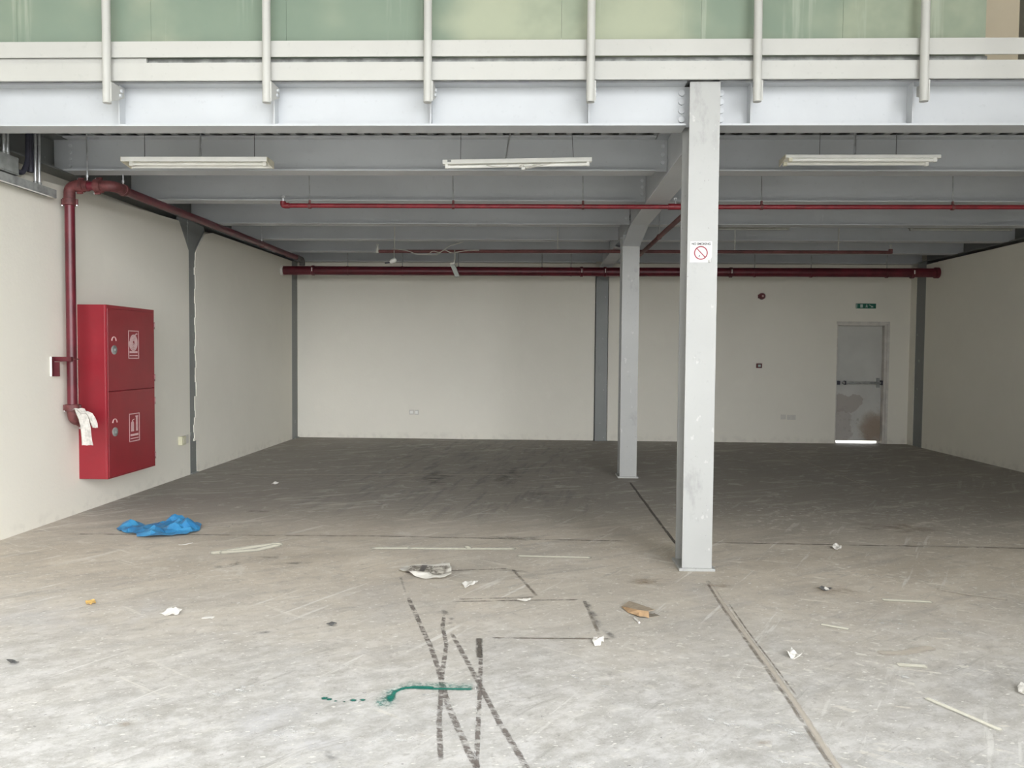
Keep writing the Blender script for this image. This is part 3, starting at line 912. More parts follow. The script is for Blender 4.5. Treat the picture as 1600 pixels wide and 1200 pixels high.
def coupling(parent, p, d, r, w=.03, bolts=True, mat='red_dust'):
    p, d = Vector(p), Vector(d).normalized()
    c = obj('coupling', MB().tube([p - d * w, p - d * w * .9, p + d * w * .9, p + d * w], [r * .9, r, r, r * .9], 20), M[mat], parent, True)
    if bolts:
        a = d.cross(Vector((0, -1, 0.2) if abs(d.y) < .9 else (1, 0, 0))).normalized()
        for s in (-1, 1):
            q = p + a * (r + .008) * s
            e = d.cross(a)
            obj('clamp_bolt', MB().tube([q - d * .024, q + d * .024], .011, 8), M['red_dust'], c, True)
            obj('bolt_head', MB().tube([q - d * .034, q - d * .022], .009, 8), M['galv'], c, True)
    return c


coupling(t, (-4.10, 6.66, 2.80), (0, 0, 1), .057)
coupling(t, (-4.00, 6.66, 2.94), (1, 0, 0), .055)
coupling(t, (-3.84, 6.66, 2.94), (1, 0, 0), .060)
coupling(t, (-3.72, 6.84, 2.943), (0, 1, 0), .052, .02, False)
coupling(t, (-4.10, 6.66, .995), (0, 0, 1), .062)
obj('bottom_elbow', MB().tube(fillet([(-4.10, 6.66, .99), (-4.10, 6.68, .885), (-4.10, 6.918, .865)], .11, 10), PR + .007, 20), M['red_dust'], t, True)
coupling(t, (-4.10, 6.80, .868), (0, 1, 0), .056, .025)
for x, y, zt in ((-3.94, 6.66, 2.985), (-3.735, 6.87, 2.985), (-3.82, 10.6, 3.04)):
    h = obj('pipe_hanger', MB().tube([(x, y, zt - .02), (x, y, 3.395 if y != 6.87 else 3.089)], .006, 8), M['galv'], t, True)
    obj('hanger_band', MB().tube([(x, y - .012, zt - .045), (x, y + .012, zt - .045)], PR + .005, 18), M['red_dust'], h, True)
    obj('hanger_nut', MB().tube([(x, y, zt + .03), (x, y, zt + .05)], .012, 6), M['galv'], h)

t = thing('pipe_bracket', 'red angle bracket holding the riser pipe to the left wall', 'bracket', (-4.2, 6.56, 1.36))
obj('wall_angle', MB().box(XL + .0005, XL + .014, 6.525, 6.565, 1.275, 1.445).box(XL + .0005, XL + .06, 6.561, 6.567, 1.275, 1.40), M['red_pipe'], t)
obj('bracket_arm', MB().box(XL + .0005, -4.06, 6.585, 6.612, 1.405, 1.445), M['red_pipe'], t)
obj('worn_edge', MB().box(XL + .0005, XL + .0165, 6.522, 6.5255, 1.275, 1.447), M['scrap'], t, label='bare whitish worn edge')
obj('u_bolt', MB().tube(fillet([(-4.15, 6.612, 1.425), (-4.15, 6.708, 1.425), (-4.05, 6.708, 1.425), (-4.05, 6.612, 1.425)], .045, 8), .005, 8), M['red_dust'], t, True)

# header across the back wall
HY, HZ, HR = 12.55, 2.847, .072
t = thing('header_pipe', 'thick dark red header pipe crossing below the ceiling at the back', 'pipe', (1.1, HY, HZ - HR))
obj('pipe', MB().tube([(XL + .05, HY, HZ - .002), (1.1, HY, HZ), (XR - .03, HY, HZ + .010)], HR, 24), M['red_pipe'], t, True)
obj('end_flange', MB().tube([(XL + .012, HY, HZ - .002), (XL + .052, HY, HZ - .002)], .086, 20), M['scrap'], t, True, label='pale whitish end flange at the left wall')
obj('end_flange', MB().tube([(XR - .07, HY, HZ + .010), (XR - .014, HY, HZ + .010)], .088, 20), M['red_pipe'], t, True)
for x in (-3.67, .72, 1.10, 3.12, 6.0):
    c = obj('coupling', MB().tube([(x - .025, HY, HZ), (x - .02, HY, HZ), (x + .02, HY, HZ), (x + .025, HY, HZ)], [.075, .083, .083, .075], 22), M['red_pipe'], t, True)
    obj('clamp_bolt', MB().box(x - .006, x + .006, HY - .094, HY - .078, HZ - .02, HZ + .04), M['scrap'], c)
for x in (-3.1, -2.2, -1.28, .08, .55, 2.55, 3.5, 4.4, 5.6):
    h = obj('pipe_hanger', MB().tube([(x, HY, HZ + HR), (x, HY, 3.40)], .007, 8), M['dirty_metal'], t, True)
    obj('hanger_band', MB().tube([(x - .015, HY, HZ), (x + .015, HY, HZ)], HR + .004, 20), M['red_pipe'], h, True)


def sprinkler(parent, p, mat='galv'):
    x, y, z = p
    s = obj('sprinkler_head', MB().tube([(x, y, z), (x, y, z + .03)], .010, 8).tube([(x, y, z + .052), (x, y, z + .056)], .018, 10)
            .tube([(x - .010, y, z + .03), (x - .010, y, z + .052)], .003, 5).tube([(x + .010, y, z + .03), (x + .010, y, z + .052)], .003, 5), M[mat], parent, True)
    return s


# front sprinkler branch
BY, BZ, BR = 7.41, 2.915, .0215
t = thing('sprinkler_pipe', 'bright red sprinkler pipe hanging under the second beam', 'pipe', (1.5, BY, BZ - BR), 'sprinkler branch pipes')
obj('pipe', MB().tube([(-2.45, BY, BZ + .003), (1.3, BY, BZ - .002), (6.3, BY, BZ + .006)], BR, 16), M['red_branch'], t, True)
obj('end_elbow', MB().tube(fillet([(-2.40, BY, BZ + .003), (-2.46, BY, BZ + .003), (-2.46, BY, BZ + .042)], .03, 6), BR + .006, 14), M['red_branch'], t, True)
sprinkler(t, (-2.46, BY, BZ + .042))
tee = obj('tee', MB().tube([(1.24, BY, BZ), (1.36, BY, BZ)], BR + .008, 16), M['red_branch'], t, True)
sprinkler(tee, (1.307, BY, BZ + .028))
for x in (-2.20, -.811, .432, 2.12, 3.9):
    h = obj('pipe_hanger', MB().tube([(x + .0, BY, BZ + .05), (x - .008, BY, 3.395)], .0045, 6), M['dirty_metal'], t, True)
    obj('hanger_band', MB().tube([(x - .012, BY, BZ), (x + .012, BY, BZ)], BR + .006, 14).tube([(x, BY, BZ + .02), (x, BY, BZ + .055)], .011, 8), M['red_dust'], h, True)

# feed pipe between branches
t = thing('feed_pipe', 'dull red feed pipe running back from the front sprinkler pipe', 'pipe', (1.40, 9.9, 2.85))
obj('pipe', MB().tube([(1.425, 7.445, 2.873), (1.41, 9.0, 2.872), (1.385, 12.455, 2.868)], .026, 14), M['red_dull'], t, True)
h = obj('pipe_hanger', MB().tube([(1.409, 9.0, 2.90), (1.409, 9.0, 3.395)], .006, 8), M['galv'], t, True)
obj('hanger_band', MB().tube([(1.409, 8.988, 2.872), (1.409, 9.012, 2.872)], .033, 14), M['red_dust'], h, True)

# rear sprinkler branch
RY = 10.66
t = thing('sprinkler_pipe', 'dull dark red sprinkler pipe further back with a tangled wire along it', 'pipe', (1.4, RY, 2.89), 'sprinkler branch pipes')
obj('pipe', MB().tube([(-2.216, RY, 2.911), (.534, RY, 2.924), (4.80, RY, 2.928)], .0225, 14), M['red_dull'], t, True)
for x, z in ((-2.216, 2.911), (4.80, 2.928)):
    e = obj('end_elbow', MB().tube([(x, RY, z - .02), (x, RY, z + .042)], .027, 12), M['wire'] if x < 0 else M['red_dull'], t, True)
    sprinkler(e, (x, RY, z + .042), 'wire')
for x in (-1.98, .28, 2.7, 4.1):
    obj('pipe_hanger', MB().tube([(x, RY, 2.93), (x, RY, 3.395)], .006, 6), M['wire'], t, True)
WY = RY - .030
pts = [(-2.00, WY, 2.942), (-1.81, WY, 2.925), (-1.68, WY, 2.874), (-1.51, WY, 2.865), (-1.44, WY, 2.925), (-1.35, WY, 2.888), (-1.28, WY, 2.942), (-1.19, WY, 2.883), (-.98, WY, 2.925), (-.80, WY, 2.930)]
o = obj('tangled_wire', MB().tube(fillet(pts, .05, 5), .0055, 6).tube(fillet([(-1.51, WY, 2.869), (-1.40, WY - .01, 2.855), (-1.32, WY - .01, 2.906), (-1.21, WY, 2.99), (-1.02, WY + .02, 3.046)], .05, 5), .005, 6), M['wire'], None, True)
tag(o, 'pale tangled wire draped over the rear sprinkler pipe', 'wire')

# dangling boxes by the rear branch
t = thing('hanging_box', 'grey plastic box dangling at an angle in front of the header pipe', 'box', (-1.12, 10.53, 2.54))
ca = math.radians(-22)
pts = []
for p, q in ((-.034, 0), (.034, 0), (.034, .178), (-.034, .178)):
    pts.append((-1.087 + p * math.cos(ca) + q * math.sin(ca), 2.550 - p * math.sin(ca) * .3 + q * math.cos(ca)))
obj('box_body', MB().prism(pts, 'y', 10.50, 10.565), simple('pale_grey_plastic', (.34, .36, .33), .6, 0, .08), t, bevel=.008)
obj('box_end', MB().prism([(-1.187, 2.708), (-1.124, 2.722), (-1.124, 2.745), (-1.187, 2.741)], 'y', 10.497, 10.568), M['socket'], t, bevel=.004)
obj('lead', MB().tube(fillet([(-1.143, 10.54, 2.736), (-1.12, 10.54, 2.806), (-1.14, 10.59, 2.90), (-1.14, RY - .03, 2.925)], .04, 5), .008, 8), M['wire'], t, True)
t = thing('lamp_holder', 'small white lamp holder dangling on a lead before the header pipe', 'lamp holder', (-1.99, 10.53, 2.73))
obj('holder', MB().tube([(-2.02, 10.54, 2.746), (-1.997, 10.54, 2.76), (-1.96, 10.54, 2.774), (-1.94, 10.54, 2.792)], [.019, .03, .032, .021], 12), M['white'], t, True)
obj('lead', MB().tube([(-1.96, 10.54, 2.788), (-1.968, 10.57, 2.853), (-1.98, RY - .03, 2.918)], .005, 6), M['wire'], t, True)
obj('plug_end', MB().tube([(-2.09, 10.54, 2.736), (-2.02, 10.54, 2.746)], .010, 8), M['cable'], t, True)

# ------------------------------------------------------------------ electrics at the top of the left wall
CDX = XL + .045
t = thing('cable_tray', 'grey metal cable tray fixed along the left wall in the top corner', 'cable tray', (XL, 5.9, 2.78))
obj('tray_body', MB().box(XL + .0005, XL + .09, 4.6, 6.50, 2.815, 2.865), M['grey_box'], t)
obj('tray_lip', MB().box(XL + .085, XL + .095, 4.6, 6.50, 2.80, 2.87), M['dirty_metal'], t)
obj('tray_edge', MB().tube([(XL + .09, 4.6, 2.80), (XL + .09, 6.44, 2.80)], .006, 8), M['scrap'], t, True)
for y, lab in ((5.925, 'shiny conduit at the far left edge, first of four'), (5.965, 'shiny conduit next to the one at the left edge'),
               (6.300, 'shiny conduit rising from the tray end, left of its pair'), (6.350, 'shiny conduit rising from the tray end, right of its pair')):
    tt = thing('conduit', lab, 'conduit', (CDX, y, 2.86), 'steel conduits above the tray')
    obj('conduit_pipe', MB().tube([(CDX, y, 2.868 if y > 6.2 else 3.03), (CDX, y, 3.394)], .0125, 12), M['galv'], tt, True)
    obj('conduit_socket', MB().tube([(CDX, y, 2.868 if y > 6.2 else 3.026), (CDX, y, 2.90 if y > 6.2 else 3.05)], .017, 12), M['dirty_metal'], tt, True)
t = thing('junction_box', 'dark grey junction box on the left wall above the cable tray', 'junction box', (XL, 5.95, 2.9))
obj('box_body', MB().box(XL + .0005, XL + .085, 5.70, 6.04, 2.885, 3.025), M['grey_box'], t, bevel=.004)
obj('box_lid', MB().box(XL + .085, XL + .092, 5.72, 6.02, 2.895, 3.015), M['grey_box'], t, bevel=.002)
o = obj('cable', MB().tube(fillet([(XL + .05, 6.05, 2.93), (XL + .05, 6.13, 2.925), (XL + .05, 6.20, 3.03), (XL + .05, 6.215, 3.394)], .09, 8), .020, 12), M['cable'], None, True)
tag(o, 'thick dark cable curving up out of the junction box', 'cable')
o = obj('cable', MB().tube([(XL + .03, 6.262, 2.965), (XL + .03, 6.262, 3.394)], .024, 12), M['cable'], None, True)
tag(o, 'straight dark cable dropping behind the pair of conduits', 'cable')

# ------------------------------------------------------------------ fire hose cabinet
CY0, CY1, CZ0, CZ1, CFX = 6.925, 7.800, .316, 1.924, -3.932
t = thing('fire_cabinet', 'tall red two-door fire hose and extinguisher cabinet on the left wall', 'cabinet', (XL, (CY0 + CY1) / 2, CZ0))
b = MB().box(XL + .001, CFX - .02, CY0, CY1, CZ0, CZ1)
obj('cabinet_body', b, M['red'], t, bevel=.003)
b = MB().box(CFX - .02, CFX - .004, CY0, CY0 + .012, CZ0, CZ1).box(CFX - .02, CFX - .004, CY1 - .012, CY1, CZ0, CZ1)
b.box(CFX - .02, CFX - .004, CY0 + .012, CY1 - .012, CZ1 - .03, CZ1).box(CFX - .02, CFX - .004, CY0 + .012, CY1 - .012, CZ0, CZ0 + .012)
obj('cabinet_frame', b, M['red'], t)
FX = CFX
def cab_door(z0, z1, zlock, zi0, zi1, kind):
    d = obj('door', MB().box(CFX - .018, CFX, CY0 + .014, CY1 - .014, z0, z1), M['red'], t, bevel=.0025)
    lk = obj('lock', MB().tube([(FX, 7.035, zlock), (FX + .010, 7.035, zlock), (FX + .013, 7.035, zlock)], [.042, .042, .034], 18), M['dirty_metal'], d, True, label='round dull metal lock')
    obj('lock_slot', MB().tube([(FX + .012, 7.035, zlock), (FX + .022, 7.035, zlock)], [.016, .010], 12), M['grey_box'], d, True)
    arc = [(FX + .004, 7.035 + .036 * math.cos(a), zlock + .085 + .036 * math.sin(a)) for a in [math.pi * k / 10 for k in range(11)]]
    obj('pull_arc', MB().tube(arc, .005, 6), M['decal'], d, True)
    for zh in (z1 - .13, z0 + .10):
        obj('hinge', MB().tube([(FX + .002, CY1 - .012, zh - .035), (FX + .002, CY1 - .012, zh + .035)], .008, 8), M['red_dust'], d, True)
        obj('hinge_chip', MB().box(FX + .004, FX + .011, CY1 - .016, CY1 - .006, zh - .012, zh + .025), M['decal'], d)
    # printed emblem
    e = MB()
    ya, yb = 7.292, 7.487
    x0, x1 = FX + .0002, FX + .0016
    for q in ((ya, ya + .009, zi0, zi1), (yb - .009, yb, zi0, zi1), (ya, yb, zi0, zi0 + .009), (ya, yb, zi1 - .009, zi1)):
        e.box(x0, x1, *q)
    # two lines of print too small to read
    random.seed(int(z0 * 100))
    for zc, h, nn in ((zi0 + .065, .020, 9), (zi0 + .032, .009, 16)):
        y = ya + .022
        while y < yb - .03:
            w = (yb - ya - .045) / nn
            e.box(x0, x1, y, y + w * .82, zc - h / 2, zc + h / 2)
            y += w
    if kind == 'hose':
        cyy, czz = (ya + yb) / 2 - .004, zi1 - .115
        pts, rr = [], []
        for k in range(110):
            a = -math.pi / 2 + k / 109 * 2 * math.pi * 4.25
            r = .014 + .064 * k / 109
            pts.append((x1, cyy - r * math.cos(a), czz + r * math.sin(a) * 1.05))
        pts += [(x1, cyy + .05, czz + .0835), (x1, cyy + .072, czz + .0835)]
        n0 = len(e.v)
        e.tube(pts, .0075, 6)
        for i in range(n0, len(e.v)):
            vx, vy, vz = e.v[i]
            e.v[i] = (x1 + (vx - x1) * .12, vy, vz)
    else:
        e.prism([(ya + .035, zi0 + .10), (ya + .085, zi0 + .10), (ya + .085, zi0 + .185), (ya + .075, zi0 + .197), (ya + .045, zi0 + .197), (ya + .035, zi0 + .185)], 'x', x0, x1)
        e.prism([(ya + .052, zi0 + .197), (ya + .068, zi0 + .197), (ya + .068, zi0 + .208), (ya + .095, zi0 + .214), (ya + .095, zi0 + .222), (ya + .052, zi0 + .212)], 'x', x0, x1)
        e.prism([(ya + .128, zi0 + .10), (ya + .158, zi0 + .10), (ya + .158, zi0 + .238), (ya + .128, zi0 + .238)], 'x', x0, x1)
        e.prism([(ya + .118, zi0 + .238), (ya + .164, zi0 + .238), (ya + .164, zi0 + .25), (ya + .118, zi0 + .25)], 'x', x0, x1)
    obj('emblem', e, M['decal'], d, label='pale printed hose emblem' if kind == 'hose' else 'pale printed extinguisher emblem')
cab_door(1.128, CZ1 - .032, 1.51, 1.425, 1.70, 'hose')
cab_door(CZ0 + .014, 1.122, .745, .617, .893, 'ext')

# cloth hanging from the bottom elbow
def ribbon(path, widths, thick, seed, wob=.006):
    """folded strip of cloth: path of centres, width along y"""
    b = MB()
    n = len(path)
    rows = []
    random.seed(seed)
    for i, (p, w) in enumerate(zip(path, widths)):
        row = []
        for k in range(9):
            s = k / 8 - .5
            f = math.sin(k * 2.1 + seed) * wob + math.sin(i * .8 + k) * wob * .4
            row.append((p[0] + f + w[0] * s, p[1] + w[1] * s, p[2] + math.sin(k * 1.3) * .003))
        rows.append(row)
    for off in (0, thick):
        for row in rows:
            b.v += [(x + off, y - off, z) for x, y, z in row]
    N = n * 9
    for i in range(n - 1):
        for k in range(8):
            a = i * 9 + k
            b.f.append((a, a + 1, a + 10, a + 9))
            b.f.append((N + a, N + a + 9, N + a + 10, N + a + 1))
    for i in range(n - 1):
        for k in (0, 8):
            a = i * 9 + k
            b.f.append((a, a + 9, N + a + 9, N + a))
    for k in range(8):
        for i in (0, n - 1):
            a = i * 9 + k
            b.f.append((a, N + a, N + a + 1, a + 1))
    return b


t = thing('work_glove', 'white cloth glove hanging from the bottom elbow of the red pipe', 'glove', (-3.95, 6.62, .67))
path = [(-4.03, 6.605, .985), (-4.0, 6.59, .995), (-3.975, 6.575, .955), (-3.95, 6.57, .90), (-3.935, 6.57, .84), (-3.93, 6.57, .78), (-3.925, 6.57, .72), (-3.92, 6.57, .675)]
obj('palm', ribbon(path, [(.05, .05), (.07, .04), (.085, .03), (.085, .02), (.083, .02), (.08, .02), (.08, .02), (.088, .02)], .012, 2), M['cloth'], t, True)
path = [(-3.985, 6.58, .968), (-3.94, 6.575, .972), (-3.90, 6.575, .955), (-3.875, 6.575, .915), (-3.858, 6.575, .87), (-3.848, 6.575, .83)]
obj('finger', ribbon(path, [(.03, .03), (.03, .03), (.038, .02), (.042, .02), (.042, .02), (.026, .02)], .014, 5, .004), M['cloth'], t, True)
path = [(-4.01, 6.585, .985), (-3.985, 6.575, .99), (-3.965, 6.57, .972), (-3.945, 6.565, .955)]
obj('finger', ribbon(path, [(.04, .03), (.05, .03), (.05, .03), (.03, .02)], .016, 9, .005), M['cloth'], t, True)

# ------------------------------------------------------------------ sockets and wall devices
def plate(name, label, cat, axis, c, w, h, d, mat, mat2, group=None):
    t = thing(name, label, cat, c, group)
    x, y, z = c
    if axis == 'x':
        obj('plate', MB().box(x + .0005, x + d, y - w / 2, y + w / 2, z - h / 2, z + h / 2), M[mat], t, bevel=.003)
        obj('insert', MB().box(x + d, x + d + .004, y - w * .3, y + w * .3, z - h * .3, z + h * .3), M[mat2], t, bevel=.001)
    else:
        obj('plate', MB().box(x - w / 2, x + w / 2, y - d, y - .0005, z - h / 2, z + h / 2), M[mat], t, bevel=.003)
        obj('insert', MB().box(x - w * .3, x + w * .3, y - d - .004, y - d, z - h * .3, z + h * .3), M[mat2], t, bevel=.001)
    return t


plate('wall_socket', 'cream surface-mounted socket low on the left wall', 'socket', 'x', (XL, 8.94, .445), .10, .10, .05, 'socket_cream', 'cream', 'wall sockets')
plate('wall_socket', 'flat grey socket plate beside the cream socket', 'socket', 'x', (XL, 9.085, .445), .12, .105, .008, 'socket', 'socket', 'wall sockets')
plate('wall_socket', 'pale socket low on the back wall of the left bay', 'socket', 'y', (-2.19, YB, .465), .085, .085, .012, 'socket', 'white', 'wall sockets')
plate('wall_socket', 'second pale socket touching the one on the back wall, on its right', 'socket', 'y', (-2.10, YB, .463), .075, .085, .014, 'socket', 'white', 'wall sockets')
plate('wall_socket', 'pale blank socket low on the back wall, farther from the door', 'socket', 'y', (4.30, YB, .45), .09, .085, .006, 'socket', 'socket', 'wall sockets')
plate('wall_socket', 'pale double socket low on the back wall, nearer the door', 'socket', 'y', (4.44, YB, .445), .15, .085, .008, 'socket', 'socket', 'wall sockets')

t = thing('fire_alarm_sounder', 'round dark red alarm sounder high on the back wall', 'alarm', (3.885, YB, 2.537))
obj('sounder_body', MB().tube([(3.885, YB - .0005, 2.537), (3.885, YB - .05, 2.537), (3.885, YB - .075, 2.537)], [.058, .056, .042], 20), M['alarm_red'], t, True)
obj('sounder_cap', MB().tube([(3.885, YB - .075, 2.537), (3.885, YB - .083, 2.537)], [.018, .014], 12), M['decal'], t, True)
obj('sounder_base', MB().box(3.82, 3.86, YB - .02, YB - .0005, 2.50, 2.565), M['alarm_red'], t, bevel=.003)

t = thing('fire_call_point', 'small square red fire call point at chest height on the back wall', 'call point', (3.86, YB, 1.336))
obj('case', MB().box(3.815, 3.905, YB - .045, YB - .0005, 1.298, 1.376), M['alarm_red'], t, bevel=.004)
obj('break_glass', MB().box(3.838, 3.882, YB - .048, YB - .045, 1.318, 1.356), M['sign_pale'], t)

t = thing('exit_sign', 'green and white emergency exit sign above the door', 'sign', (5.663, YB, 2.38))
obj('sign_board', MB().box(5.497, 5.833, YB - .02, YB - .0005, 2.338, 2.422), M['green_sign'], t, bevel=.002)
e = MB()
y0, y1 = YB - .0215, YB - .0195
e.box(5.500, 5.512, y0, y1, 2.342, 2.418)
e.box(5.565, 5.608, y0, y1, 2.352, 2.408)
obj('door_pictogram', e, M['sign_pale'], t)
e = MB()
e.tube([(5.674, y0 - .0004, 2.402), (5.674, y1, 2.402)], .008, 10)
e.prism([(5.664, 2.394), (5.680, 2.394), (5.684, 2.372), (5.690, 2.352), (5.682, 2.352), (5.673, 2.370), (5.662, 2.352), (5.654, 2.352), (5.664, 2.374)], 'y', y0, y1)
e.prism([(5.666, 2.390), (5.652, 2.376), (5.656, 2.372), (5.670, 2.384)], 'y', y0, y1)
e.prism([(5.680, 2.390), (5.694, 2.378), (5.690, 2.373), (5.678, 2.383)], 'y', y0, y1)
obj('running_figure', e, M['sign_pale'], t)
e = MB()
e.prism([(5.716, 2.406), (5.776, 2.372), (5.770, 2.362), (5.711, 2.396)], 'y', y0, y1)
e.prism([(5.786, 2.356), (5.778, 2.384), (5.768, 2.380), (5.772, 2.366), (5.744, 2.366), (5.744, 2.356)], 'y', y0, y1)
obj('arrow', e, M['sign_pale'], t)

# no smoking sign on the near column
def text_mesh(name, body, size, mat, parent, mw):
    cu = bpy.data.curves.new(name, 'FONT')
    cu.body = body
    cu.size = size
    cu.align_x = 'CENTER'
    cu.align_y = 'CENTER'
    cu.extrude = .0003
    cu.offset = .0007
    tmp = bpy.data.objects.new(name, cu)
    COL.objects.link(tmp)
    dg = bpy.context.evaluated_depsgraph_get()
    me = bpy.data.meshes.new_from_object(tmp.evaluated_get(dg))
    bpy.data.objects.remove(tmp)
    me.transform(mw)
    me.materials.clear()
    me.materials.append(mat)
    o = bpy.data.objects.new(name, me)
    link(o, parent)
    return o


SY = 5.3425
t = thing('no_smoking_sign', 'white square no smoking sign on the near column', 'sign', (1.122, SY, 2.214))
# board with the lower right corner curling off
pts = [(1.048, 2.142), (1.172, 2.142), (1.182, 2.150), (1.190, 2.165), (1.198, 2.180), (1.198, 2.285), (1.050, 2.285)]
obj('sign_board', MB().prism(pts, 'y', SY - .0015, SY), M['sign_white'], t)
obj('curled_corner', MB().prism([(1.172, SY - .0015), (1.190, SY - .0015), (1.186, SY - .012), (1.180, SY - .014)], 'z', 2.142, 2.160), M['sign_white'], t)
ring = [(1.1225 + .044 * math.cos(a), SY - .0016, 2.207 + .044 * math.sin(a)) for a in [2 * math.pi * k / 40 for k in range(41)]]
e = MB()
def flat_ring(e, cx_, cz_, r0, r1, y0, y1, seg=40):
    b0 = len(e.v)
    for k in range(seg):
        a = 2 * math.pi * k / seg
        for r in (r0, r1):
            for y in (y0, y1):
                e.v.append((cx_ + r * math.cos(a), y, cz_ + r * math.sin(a)))
    for k in range(seg):
        a, c = b0 + k * 4, b0 + ((k + 1) % seg) * 4
        e.f += [(a, a + 2, c + 2, c), (a + 1, c + 1, c + 3, a + 3), (a, c, c + 1, a + 1), (a + 2, a + 3, c + 3, c + 2)]
flat_ring(e, 1.1225, 2.206,   .0388, .0472, SY - .0025, SY - .0014)
q = .0305
e.prism([(1.1225 - q - .003, 2.206 + q - .003 + .004), (1.1225 - q + .003, 2.206 + q + .003 + .001), (1.1225 + q + .003, 2.206 - q + .002), (1.1225 + q - .003, 2.206 - q - .003)], 'y', SY - .0025, SY - .0014)
obj('prohibition_ring', e, M['sign_red'], t)
e = MB()
e.prism([(1.106, 2.183), (1.112, 2.179), (1.118, 2.187), (1.112, 2.191)], 'y', SY - .0022, SY - .0014)
obj('ember', e, M['sign_black'], t)
e = MB()
e.prism([(1.116, 2.189), (1.119, 2.186), (1.146, 2.214), (1.143, 2.217)], 'y', SY - .0019, SY - .0014)
e.prism([(1.135, 2.225), (1.147, 2.216), (1.149, 2.219), (1.138, 2.228)], 'y', SY - .0019, SY - .0014)
obj('faded_cigarette', e, simple('faded_pink', (.72, .60, .66), .5, 0, .05), t)
text_mesh('lettering', 'NO SMOKING', .0205, M['sign_black'], t, Matrix.Translation((1.123, SY - .0019, 2.267)) @ Matrix.Rotation(R(90), 4, 'X'))

# ------------------------------------------------------------------ door in the back wall
dm = NT('grey_door_paint')
o3 = dm.xyz()
X, Z = o3['X'], o3['Z']
base = dm.mix(dm.rng(dm.noise(2.5, 5), .3, .7), (.50, .50, .475), (.56, .56, .53))
wob = dm.math('MULTIPLY', dm.math('SUBTRACT', dm.noise(4.5, 5, .6), .5), .42)
# bare patch where the paint has come away, lower left
dx = dm.math('DIVIDE', dm.math('SUBTRACT', dm.math('ADD', X, wob), 5.40), .27)
dz = dm.math('DIVIDE', dm.math('SUBTRACT', dm.math('ADD', Z, wob), .70), .17)
d1 = dm.math('ADD', dm.math('POWER', dx, 2.0), dm.math('POWER', dz, 2.0))
c = dm.mix(dm.rng(d1, 1.0, .85, 0, .75), base, (.36, .32, .29))
dx = dm.math('DIVIDE', dm.math('SUBTRACT', dm.math('ADD', X, wob), 5.34), .20)
dz = dm.math('DIVIDE', dm.math('SUBTRACT', dm.math('ADD', Z, wob), .28), .34)
d2 = dm.math('ADD', dm.math('POWER', dx, 2.0), dm.math('POWER', dz, 2.0))
c = dm.mix(dm.rng(d2, 1.1, .8, 0, .6), c, (.36, .32, .30))
# rust, lower right
dx = dm.math('DIVIDE', dm.math('SUBTRACT', dm.math('ADD', X, wob), 5.90), .30)
dz = dm.math('DIVIDE', dm.math('SUBTRACT', dm.math('ADD', Z, wob), .26), .34)
d3 = dm.math('ADD', dm.math('POWER', dx, 2.0), dm.math('POWER', dz, 2.0))
c = dm.mix(dm.rng(d3, 1.2, .1, 0, .7), c, (.24, .15, .085))
c = dm.mix(dm.math('MULTIPLY', dm.rng(dm.noise(11, 6, .7), .55, .7), dm.rng(Z, 1.0, .2, 0, .6)), c, (.20, .17, .14))
M['door'] = dm.fin(c, .55, 0, .4)
M['jamb'] = simple('pale_door_frame', (.58, .555, .51), .6, 0, .1, 7)

dt = bpy.data.objects.new('door_1', None)
dt.location = (5.62, 13.56, 0)
COL.objects.link(dt)
struct(dt)
b = MB().box(DX0 + .001, DX0 + .022, 13.47, 13.63, 0, DZ - .001).box(DX1 - .05, DX1 - .001, 13.47, 13.63, 0, DZ - .001)
b.box(DX0 + .022, DX1 - .05, 13.47, 13.63, DZ - .055, DZ - .001)
b.box(DX0 + .022, DX1 - .05, 13.596, 13.63, DZ - .10, DZ - .055).box(DX0 + .022, DX0 + .05, 13.596, 13.63, 0, DZ - .10).box(DX1 - .08, DX1 - .05, 13.596, 13.63, 0, DZ - .10)
b.box(DX0 - .012, DX1 + .03, YB - .012, YB - .0005, DZ - .03, DZ + .012).box(DX1 - .012, DX1 + .03, YB - .012, YB - .0005, 0, DZ - .03)
obj('door_frame', b, M['jamb'], dt, bevel=.003)
LX0, LX1, LY = DX0 + .026, DX1 - .055, 13.548
leaf = obj('door_leaf', MB().box(LX0, LX1, LY, LY + .045, .042, DZ - .060), M['door'], dt, bevel=.002)
bar = obj('push_bar', MB().box(LX0 + .10, LX1 - .03, LY - .075, LY - .045, 1.035, 1.075), M['dirty_metal'], dt, bevel=.004)
obj('bar_bracket', MB().box(LX0 + .0, LX0 + .05, LY - .085, LY, 1.02, 1.088), M['cable'], bar, bevel=.003)
obj('bar_bracket', MB().box(LX0 + .135, LX0 + .155, LY - .08, LY, 1.022, 1.088), M['cable'], bar, bevel=.003)
obj('bar_bracket', MB().box(LX1 - .035, LX1 - .005, LY - .085, LY, 1.02, 1.098), M['cable'], bar, bevel=.003)
obj('latch_case', MB().box(LX1 - .085, LX1 - .04, LY - .04, LY, .975, 1.14), M['dirty_metal'], dt, bevel=.003)
for z in (.35, 1.75):
    obj('hinge', MB().tube([(LX0 - .002, LY - .006, z), (LX0 - .002, LY - .006, z + .10)], .008, 8), M['dirty_metal'], dt, True)

# ------------------------------------------------------------------ litter on the floor
def pip(p, poly):
    x, y = p
    c = False
    n = len(poly)
    for i in range(n):
        (x0, y0), (x1, y1) = poly[i], poly[i - 1]
        if (y0 > y) != (y1 > y) and x < (x1 - x0) * (y - y0) / (y1 - y0) + x0:
            c = not c
    return c


